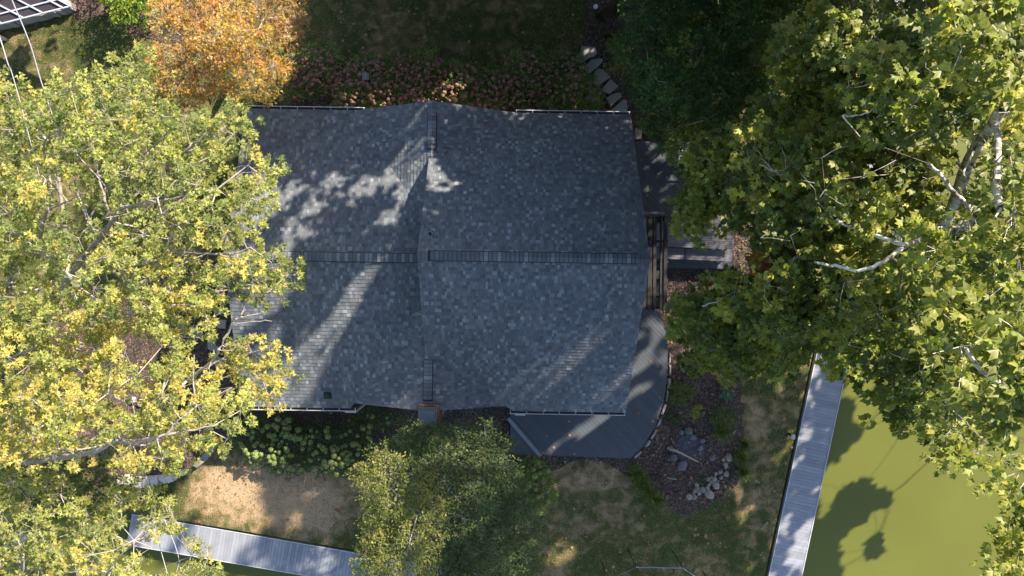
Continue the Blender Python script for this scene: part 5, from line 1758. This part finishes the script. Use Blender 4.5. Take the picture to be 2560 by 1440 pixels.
def grass_clump(cx, cy, r, n, lab, cols, h=.5):
    b = P(cx, cy, 0)
    az = RNG.uniform(0, 2 * np.pi, n); L_ = r * RNG.uniform(.5, 1.15, n); w = RNG.uniform(.006, .012, n)
    o0 = RNG.normal(0, r * .12, (n, 2))
    d = np.stack([np.cos(az), np.sin(az)], 1); s = np.stack([-np.sin(az), np.cos(az)], 1)
    hh = h * RNG.uniform(.5, 1.1, n)
    p0 = np.concatenate([o0, np.full((n, 1), .01)], 1); p1 = np.concatenate([o0 + d * L_[:, None] * .5, hh[:, None]], 1); p2 = np.concatenate([o0 + d * L_[:, None], hh[:, None] * .45], 1)
    s3 = np.concatenate([s, np.zeros((n, 1))], 1) * w[:, None]
    V = np.stack([p0 - s3, p0 + s3, p1 + s3, p1 - s3, p2], 1)
    k = np.arange(n)[:, None] * 5
    F = np.concatenate([k + [[0, 1, 2]], k + [[0, 2, 3]], k + [[3, 2, 4]]])
    col = np.array(cols)[RNG.integers(0, len(cols), n)] * RNG.uniform(.7, 1.3, (n, 1))
    me = np_mesh('grass_clump', V.reshape(-1, 3), F, np.repeat(np.concatenate([col, np.ones((n, 1))], 1), 5, 0))
    obj('ornamental_grass', me, M_GRASSB, loc=tuple(b), label=lab, cat='grass clump')


GG = [(.13, .17, .03), (.20, .22, .05), (.09, .13, .025)]; GD = [(.16, .12, .08), (.12, .10, .06), (.08, .09, .04)]
for cx, cy, r, lab, c in ((1803, 1077, .55, 'arching grass clump catching sun beside the fire pit', GG), (1588, 1180, .55, 'grass clump at the lower left of the fire pit bed, nearest the deck', GG), (1602, 1206, .5, 'middle grass clump of the row below the deck tip', GG),
                          (1618, 1225, .5, 'third grass clump down the bed edge below the deck', GG), (1640, 1245, .5, 'lowest grass clump at the bed corner', GG), (1853, 1175, .45, 'grass clump right of the round stones', GG), (1848, 1140, .4, 'thin grass clump above the round stones', GG), (1856, 1108, .35, 'small grass clump at the lawn edge right of the fire pit', GG),
                          (1540, 30, .6, 'dull brown green grass clump beside the dark maple', GD), (1500, 48, .5, 'dry grass clump below the white globe', GD), (1518, 100, .4, 'dry reddish grass clump above the stone path', GD), (1590, -2, .5, 'dry grass clump at the top edge', GD),
                          (490, 770, .7, 'dry grass clump in the dark bed at the left house wall', GD)):
    grass_clump(cx, cy, r, 150, lab, c)
# hosta
hb = P(1815, 985, 0)
bs, d, w, nn, s = leaf_arrays(np.array([[0, 0, .12]]), np.array([[0, 0, 1.]]), 26, .26, T_OVAL, .05, ntilt=.3)
ho = empty('hosta', tuple(hb), label='blue green hosta rosette in the mulch right of the deck', cat='plant'); ho['category'] = 'plant'
tv = T_OVAL[0].copy(); tv[:, 1] *= 1.3
for i in range(26):
    o = obj('leaf', leaves_mesh('leaf', bs[i:i + 1], d[i:i + 1], w[i:i + 1], nn[i:i + 1], s[i:i + 1], np.array([[.07, .14, .08]]) * random.uniform(.8, 1.3), (tv, T_OVAL[1])), M_LEAFD, ho)

# ------------------------------------------------------------------ stones
def slab(name, px, z0, th, mat, parent=None, **k):
    import bmesh
    mb = MB()
    pts = [P(x, y, 0) for x, y in px]
    c = sum(pts, Vector()) / len(pts)
    up = [Vector((*(c.lerp(p, .94))[:2], z0 + th)) for p in pts]; md = [Vector((*p[:2], z0 + th * .75)) for p in pts]; lo = [Vector((*p[:2], z0)) for p in pts]
    n = len(pts)
    mb.poly(up); mb.poly(lo[::-1])
    for i in range(n):
        j = (i + 1) % n
        mb.poly([lo[i], lo[j], md[j], md[i]]); mb.poly([md[i], md[j], up[j], up[i]])
    me = mb.mesh(name)
    # keep faces outward
    bm = bmesh.new(); bm.from_mesh(me); bmesh.ops.recalc_face_normals(bm, faces=bm.faces); bm.to_mesh(me); bm.free()
    return obj(name, me, mat, parent, **k)


path = empty('stone_path', (0, 0, 0), kind='structure')
Z = lambda l: [(x / 4.8 + 1400, y / 4.8) for x, y in l]
for i, l in enumerate(([(255, 560), (420, 570), (440, 640), (400, 690), (350, 700), (250, 765), (175, 725), (182, 690), (240, 650)], [(280, 810), (380, 722), (500, 710), (510, 740), (440, 820), (350, 885), (310, 870)],
          [(405, 880), (450, 830), (520, 845), (603, 935), (430, 1052), (405, 1000)], [(478, 1100), (600, 958), (692, 1045), (585, 1137)], [(548, 1190), (620, 1140), (715, 1118), (735, 1170), (600, 1290)],
          [(594, 1420), (600, 1340), (750, 1203), (797, 1213), (802, 1420)])):
    slab('stepping_stone', Z(l), .0, .13 + .01 * i, M_SLAB, path)
for l in ([(355, 1100), (390, 1070), (440, 1080), (420, 1140), (365, 1140)], [(300, 1190), (340, 1140), (405, 1200), (385, 1225)], [(275, 1210), (320, 1215), (340, 1245), (285, 1248)], [(400, 1152), (460, 1150), (468, 1180), (410, 1185)], [(80, 790), (160, 750), (185, 770), (110, 830)], [(285, 905), (330, 930), (390, 1000), (380, 1030), (320, 960)]):
    slab('small_stone', Z(l), .0, .2, M_SLAB, path)
pt = empty('stepping_stones', (0, 0, 0), kind='structure')
for l in ([(440, 812), (460, 806), (476, 822), (470, 838), (446, 832)], [(478, 812), (498, 820), (512, 838), (496, 848), (480, 832)], [(520, 850), (548, 868), (545, 884), (522, 872)], [(545, 798), (568, 800), (566, 822), (546, 820)], [(536, 768), (560, 772), (558, 788), (538, 786)], [(545, 890), (572, 900), (566, 920), (540, 908)], [(196, 852), (212, 858), (208, 876), (192, 872)], [(20, 700), (42, 704), (40, 722), (18, 718)]):
    slab('stepping_stone', l, .015, .09, M_SLAB, pt)


def rocks(name, lab, lst, mats, parent=None, thing=True):
    root = empty(name, (0, 0, 0), label=lab, cat='stones'); root['category'] = 'stones'
    ms = [rock_mesh(1, 1, 1, 300 + i, .25, 2) for i in range(5)]
    vs = {}
    for x, y, rx, ry, h in lst:
        m = random.choice(mats); k = (random.randrange(5), m.name)
        if k not in vs:
            me = ms[k[0]].copy(); me.materials.clear(); me.materials.append(m); vs[k] = me
        o = bpy.data.objects.new('rock', vs[k]); COL.objects.link(o); o.parent = root
        sc = (CAM_H) / FPX
        o.location = P(x, y, h * .35); o.scale = (rx * sc, ry * sc, h * .6); o.rotation_euler = (random.gauss(0, .15), random.gauss(0, .15), random.uniform(0, 3))
    return root


ZR = lambda l: [(x / 4.8 + 1560, y / 4.8 + 960, r / 4.8, r / 4.8 * random.uniform(.75, .95), r / 4.8 * .022) for x, y, r in l]
rocks('rock_pile', 'pile of round tan stones at the lower right of the fire pit', ZR([(1260, 880, 50), (1195, 910, 25), (1220, 968, 38), (1155, 1050, 34), (1100, 1075, 27), (1225, 1075, 37), (1165, 1120, 30), (1050, 1125, 22), (1085, 1145, 32), (1010, 1140, 30), (1048, 1170, 30), (1100, 1212, 48), (1020, 1205, 28), (1000, 1250, 34), (945, 1270, 42), (880, 1250, 32), (850, 1282, 30), (900, 1305, 30), (830, 1315, 18), (780, 1355, 42), (838, 1355, 34), (1025, 1325, 56), (872, 1212, 30), (1130, 1165, 16), (1215, 1010, 16)]), [M_ROCK])
rocks('fire_ring', 'rough ring of grey stones round the ashes', ZR([(770, 560, 52), (690, 580, 30), (825, 640, 44), (940, 680, 32), (915, 770, 40), (1060, 880, 44), (700, 970, 64), (590, 880, 52), (560, 770, 34), (660, 1000, 30)]), [M_CHAR])
ashp = rag([P(1560 + (790 + 190 * math.cos(t)) / 4.8, 960 + (770 + 170 * math.sin(t)) / 4.8) for t in np.linspace(0, 6.28, 12)[:-1]], .05, .3)
tri_sheet('ash_patch', ashp, .034, M_ASH, kind='structure')
for pts, lab in (([(520, 765, .12), (600, 795, .16), (690, 830, .2), (780, 880, .18), (890, 935, .12)], 'bleached branch lying across the fire pit'), ([(510, 1120, .08), (560, 1135, .08), (630, 1145, .07)], 'short pale stick below the fire pit')):
    mb = MB(); mb.tube([P(1560 + x / 4.8, 960 + y / 4.8, z) for x, y, z in pts], list(np.linspace(.07 if len(pts) > 3 else .03, .03 if len(pts) > 3 else .02, len(pts))), 8)
    mb.build('log', M_DRIFT, label=lab, cat='log', smooth=True)
# pale curved retaining wall under the left maples
rw = empty('retaining_wall', (0, 0, 0), label='curved retaining wall of pale sunlit stones under the lower left maple', cat='wall'); rw['category'] = 'wall'
for l in ([(296, 1190), (318, 1184), (322, 1206), (304, 1206)], [(320, 1184), (340, 1186), (342, 1212), (324, 1208)], [(342, 1190), (362, 1192), (362, 1216), (344, 1213)], [(364, 1190), (380, 1188), (384, 1214), (366, 1216)], [(382, 1188), (402, 1186), (406, 1210), (386, 1214)], [(404, 1186), (418, 1182), (424, 1204), (408, 1208)],
          [(418, 1190), (432, 1180), (444, 1198), (428, 1204)], [(432, 1182), (452, 1172), (462, 1184), (444, 1196)], [(452, 1174), (472, 1172), (476, 1178), (464, 1186)], [(488, 1160), (505, 1144), (518, 1150), (500, 1166)], [(508, 1142), (524, 1122), (538, 1126), (520, 1148)], [(524, 1120), (534, 1104), (548, 1106), (538, 1126)]):
    slab('wall_stone', l, .0, .30, M_PALES if l[0][0] < 480 else M_GREYS, rw)
rocks('boulders', 'pale boulders showing between the leaves of the lower left maple', [(330, 1000, 11, 8, .25), (350, 1010, 7, 6, .2)], [M_PALES])

# ------------------------------------------------------------------ table, benches, pergola and chair on the shaded deck
tz = DECK_Z + .74
tb = empty('slatted_table', (0, 0, 0), label='long grey slatted table on the dark deck, half under leaves', cat='table'); tb['category'] = 'table'
n = 13
for i in range(n):
    yl = 556 + i * (614 - 556) / (n - 1); dy = 7
    mb = MB(); mb.bar(P(1641, yl, tz), P(1829, yl + dy, tz), .062, .025); mb.build('slat', M_GREYW, tb)
mb = MB(); mb.bar(P(1832.5, 558, tz), P(1832.5, 625, tz), .09, .03); mb.build('end_board', M_GREYW, tb)
for x in (1660, 1740, 1815):
    mb = MB(); mb.bar(P(x, 556, tz - .05), P(x, 618, tz - .05), .06, .06); mb.build('batten', M_GREYW, tb)
    for y in (562, 614):
        mb = MB(); q = P(x, y, tz); mb.box((q.x, q.y, (DECK_Z + tz - .08) / 2), (.07, .07, tz - .08 - DECK_Z)); mb.build('leg', M_GREYW, tb)
bz = DECK_Z + .44
for x0, x1, lab in ((1641, 1711, 'short grey slatted bench left of the longer one'), (1714, 1829, 'long grey slatted bench below the table')):
    bn = empty('slatted_bench', (0, 0, 0), label=lab, cat='bench', group='slatted benches by the table'); bn['category'] = 'bench'
    for i in range(5):
        y0 = 622 + i * 5.4
        f = lambda x: y0 + (x - 1641) * .038
        mb = MB(); mb.bar(P(x0, f(x0), bz), P(x1, f(x1), bz), .08, .025); mb.build('slat', M_GREYW, bn)
    for x in (x0 + 10, x1 - 10):
        mb = MB(); mb.bar(P(x, 622, bz - .05), P(x, 645, bz - .05), .05, .06); mb.build('batten', M_GREYW, bn)
        for y in (624, 644):
            q = P(x, y, bz); mb = MB(); mb.box((q.x, q.y, (DECK_Z + bz - .07) / 2), (.06, .06, bz - .07 - DECK_Z)); mb.build('leg', M_GREYW, bn)
pg = empty('pergola', (0, 0, 0), label='narrow pergola of long dark boards along the right house wall', cat='pergola'); pg['category'] = 'pergola'
pz = 2.55
for x, w in ((1612, .13), (1625, .16), (1637, .12), (1653, .07), (1664, .13)):
    mb = MB(); mb.bar(P(x, 541, pz), P(x - 2, 775, pz), w, .15); mb.build('rafter', M_DARKW, pg)
for y in (545, 603, 655, 700, 742, 770):
    mb = MB(); mb.bar(P(1606, y, pz - .13), P(1670, y, pz - .13), .08, .1); mb.build('cross_beam', M_DARKW, pg)
mb = MB(); mb.bar(P(1596, 532, pz + .02), P(1660, 533, pz + .02), .09, .15); mb.build('end_beam', M_GREYW, pg)
for x, y in ((1666, 545), (1664, 770)):
    q = P(x, y, pz); mb = MB(); mb.box((q.x, q.y, (DECK_Z + pz - .18) / 2), (.11, .11, pz - .18 - DECK_Z)); mb.build('post', M_DARKW, pg)
ch = empty('glider_bench', (0, 0, 0), label='pale slatted garden glider under the leaves on the upper deck', cat='bench'); ch['category'] = 'bench'
cz = DECK_Z + .45
for i in range(6):
    mb = MB(); y = 403 - i * 7; mb.bar(P(1698, y, cz + .5), P(1716, y + 3, cz + .1), .06, .02); mb.build('back_slat', M_PALEW, ch)
for x, z in ((1698, cz + .5), (1716, cz + .1)):
    mb = MB(); mb.bar(P(x, 366, z), P(x, 407, z), .05, .04); mb.build('back_rail', M_PALEW, ch)
for i in range(6):
    x = 1722 + i * 7; mb = MB(); mb.bar(P(x, 368, cz), P(x, 402, cz), .06, .02); mb.build('seat_slat', M_PALEW, ch)
for y in (362, 406):
    mb = MB(); mb.bar(P(1667, y, cz + .25), P(1764, y, cz + .25), .06, .04); mb.build('arm_rail', M_GREYW, ch)
    for x in (1672, 1760):
        q = P(x, y, cz); mb = MB(); mb.box((q.x, q.y, (DECK_Z + cz + .23) / 2), (.06, .06, cz + .23 - DECK_Z)); mb.build('leg', M_GREYW, ch)
    mb = MB(); mb.bar(P(1700, y, cz - .05), P(1762, y, cz - .05), .05, .06); mb.build('seat_rail', M_GREYW, ch)

# ------------------------------------------------------------------ canopy roof and stone wall in the top left corner
cn = empty('patio_canopy', (0, 0, 0), label='corner of a canopy of dark panels in a white frame at top left', cat='canopy'); cn['category'] = 'canopy'
kz = 2.4
A0 = np.array([178., 15.]); e1 = np.array([-178., 45.]) / 183.6; e2 = np.array([-62., -33.]) / 70.2


def K(a, b, z=kz):
    p = A0 + e1 * a + e2 * b
    return P(p[0], p[1], z)
aa = [0, 20, 72, 122, 178, 232]; bb = [0, 36 + 0, 92, 150]
for i in range(len(aa) - 1):
    for j in range(len(bb) - 1):
        mb = MB(); q = [K(aa[i], bb[j], kz - .02), K(aa[i + 1], bb[j], kz - .02), K(aa[i + 1], bb[j + 1], kz - .02), K(aa[i], bb[j + 1], kz - .02)]
        lo = [p - Vector((0, 0, .015)) for p in q]; mb.hexa(lo + q); mb.build('panel', M_PANEL, cn)
for i, a in enumerate(aa):
    mb = MB(); mb.bar(K(a, -1, kz + .02), K(a, 152, kz + .02), .09 if i == 0 else .06, .07); mb.build('frame_bar', M_FRAMEW, cn)
for b in bb:
    mb = MB(); mb.bar(K(0, b, kz + .015), K(234, b, kz + .015), .05, .05); mb.build('frame_bar', M_FRAMEW, cn)
for a, b in ((230, 60), (60, 146), (230, 146)):
    q = K(a, b); mb = MB(); mb.box((q.x, q.y, kz / 2 - .02), (.1, .1, kz - .04)); mb.build('post', M_FRAMEW, cn)
sw = empty('stone_wall', (0, 0, 0), label='low wall of grey rough stones along the canopy edge at top left', cat='wall'); sw['category'] = 'wall'
for i in range(13):
    t0, t1 = i / 13, (i + .94) / 13
    a = np.array([186., 24.]); b = np.array([-30., 78.])
    p0, p1 = a + (b - a) * t0, a + (b - a) * t1
    j = lambda: random.uniform(-2, 2)
    slab('wall_stone', [(p0[0], p0[1] - 8 + j()), (p1[0], p1[1] - 8 + j()), (p1[0] + j(), p1[1] + 8 + j()), (p0[0] + j(), p0[1] + 8 + j())], 0, .45 + random.uniform(-.03, .05), M_GREYS, sw)
slab('corner_stone', [(180, 10), (192, 14), (190, 28), (180, 30)], .0, .62, M_PALES, sw)

# ------------------------------------------------------------------ overhead cables
def cable(pts, r, lab):
    mb = MB(); P3 = [P(x, y, z) for x, y, z in pts]
    out = []
    for i in range(len(P3) - 1):
        p0, p1, p2, p3 = P3[max(i - 1, 0)], P3[i], P3[i + 1], P3[min(i + 2, len(P3) - 1)]
        for k in range(6):
            t = k / 6
            out.append(.5 * ((2 * p1) + (p2 - p0) * t + (2 * p0 - 5 * p1 + 4 * p2 - p3) * t * t + (3 * p1 - p0 - 3 * p2 + p3) * t ** 3))
    out.append(P3[-1])
    mb.tube(out, list(np.interp(np.linspace(0, 1, len(out)), [0, .35, 1], [r, r * .8, r * .55])), 7)
    mb.build('overhead_cable', M_CABLE, smooth=True, label=lab, cat='cable', group='overhead cables at the left')
cable([(10, -60, 13.5), (30, 0, 13.2), (75, 110, 12.6), (112, 232, 12.0), (201, 490, 10.8), (257, 650, 10.2), (330, 1000, 9.4), (387, 1311, 9.0), (420, 1440, 8.9), (445, 1540, 8.8)], .015, 'pale overhead cable from the canopy corner down through the maples, right one')
cable([(-30, 10, 13), (0, 95, 12.8), (20, 160, 12.6), (42, 225, 12.3), (150, 620, 10.8), (300, 1050, 9.6), (437, 1361, 9.0), (441, 1440, 8.9), (446, 1540, 8.8)], .014, 'pale overhead cable at the left edge, left of the other cable')

# ------------------------------------------------------------------ small things
def small(name, parts, lab, cat, loc):
    root = empty(name, tuple(loc), label=lab, cat=cat); root['category'] = cat
    for pn, mb, m in parts: mb.build(pn, m, root, smooth=pn in ('globe', 'ball'))
    return root


def ballmb(r, z, n=14):
    mb = MB(); k = 10
    pts = [Vector((0, 0, z - r * math.cos(math.pi * i / k))) for i in range(k + 1)]
    mb.tube(pts, [max(.002, r * math.sin(math.pi * i / k)) for i in range(k + 1)], n); return mb
st = MB(); st.tube([(0, 0, 0), (0, 0, .35)], [.04, .03], 8)
small('garden_globe', [('stand', st, M_BLACK), ('globe', ballmb(.10, .42), M_GLOBE)], 'small white globe light on the mulch at the top of the path', 'globe', P(1486, 27, 0))
st = MB(); st.tube([(0, 0, 0), (0, 0, .1)], [.06, .05], 8)
small('garden_ball', [('stand', st, M_BLACK), ('ball', ballmb(.085, .17), M_SAGE)], 'sage green ball near the dark maple at the top', 'ball', P(1567, 15, 0))
st = MB(); st.tube([(0, 0, 0), (0, 0, 1.5)], [.03, .03], 8)
bx = MB(); bx.box((0, 0, 1.6), (.16, .16, .2), bev=.01)
rf = MB(); rf.bar((-.0, -.14, 1.76), (-.0, .14, 1.76), .26, .025); rf.box((0, 0, 1.79), (.1, .3, .03))
small('garden_lantern', [('post', st, M_BLACK), ('box', bx, M_BLACK), ('roof', rf, M_GREYW)], 'small grey roofed lantern on a post among the pink hydrangeas', 'lantern', P(918, 197, 0) * .95)
st = MB(); st.tube([(0, 0, -.1), (0, 0, .35)], [.06, .05], 8)
cp = MB(); cp.box((.05, -.06, .38), (.16, .2, .05), bev=.015)
small('dock_light', [('post', st, M_BLACK), ('cap', cp, M_FRAMEW)], 'small white capped light post at the lawn edge of the right walkway', 'light', P(1971, 1084, 0))
st = MB(); st.box((0, 0, .2), (.24, .42, .4)); ri = MB(); ri.box((0, 0, .42), (.28, .46, .04), bev=.01)
small('planter_box', [('box', st, M_DRIFT), ('rim', ri, M_DRIFT)], 'brown wooden planter box in the corner above the upper deck', 'planter', P(1592, 340, 0))
fr = empty('metal_frame', (0, 0, 0), label='thin teal grey tube frame standing on the lawn at the bottom edge', cat='frame'); fr['category'] = 'frame'
fz = 1.9
ring_ = [(1590, 1418), (1707, 1420), (1790, 1478), (1785, 1590), (1600, 1600), (1520, 1452)]
for i in range(6):
    a, b = ring_[i], ring_[(i + 1) % 6]
    mb = MB(); mb.tube([P(*a, fz), P(*b, fz)], [.022, .022], 8); mb.build('rail', M_TEAL if i < 2 else M_BLACK, fr)
    mb = MB(); q = P(*a, fz); mb.tube([(q.x, q.y, 0), (q.x, q.y, fz)], [.02, .02], 8); mb.build('leg', M_BLACK, fr)

# fallen leaves on the ground and decks
def litter():
    q1 = pts_in(np.array([[-17, -12.5], [16, -12.5], [16, 13], [-17, 13]]), 900, lambda q: inside_poly(q, LANDP) & not_house(q))
    q2 = pts_in(BED_WORLD['east'], 260, None)
    q3 = pts_in(np.array(outA), 40, None) if True else q1
    q4 = pts_in(np.array(outB), 14, None)
    q = np.concatenate([q1, q2]); z = np.full(len(q), .055)
    qd = np.concatenate([q3, q4]); zd = np.full(len(qd), DECK_Z + .02)
    P3 = np.concatenate([np.concatenate([q, z[:, None]], 1), np.concatenate([qd, zd[:, None]], 1)])
    n = len(P3)
    az = RNG.uniform(0, 6.28, n)
    d = unit(np.stack([np.cos(az), np.sin(az), RNG.normal(0, .12, n)], 1))
    nn = np.array([0, 0, 1.]) + RNG.normal(0, .25, (n, 3)); nn = unit(nn - d * (nn * d).sum(1, keepdims=True)); w = np.cross(nn, d)
    s = RNG.uniform(.07, .17, n)
    col = np.array([(.30, .14, .06), (.36, .20, .08), (.22, .12, .07), (.34, .24, .14), (.28, .10, .05)])[RNG.integers(0, 5, n)]
    obj('fallen_leaves', leaves_mesh('fallen_leaves', P3, d, w, nn, s, col, T_SYC), M_TILE, kind='stuff', label='dry brown and orange leaves fallen over lawn beds and decks', cat='fallen leaves')
litter()
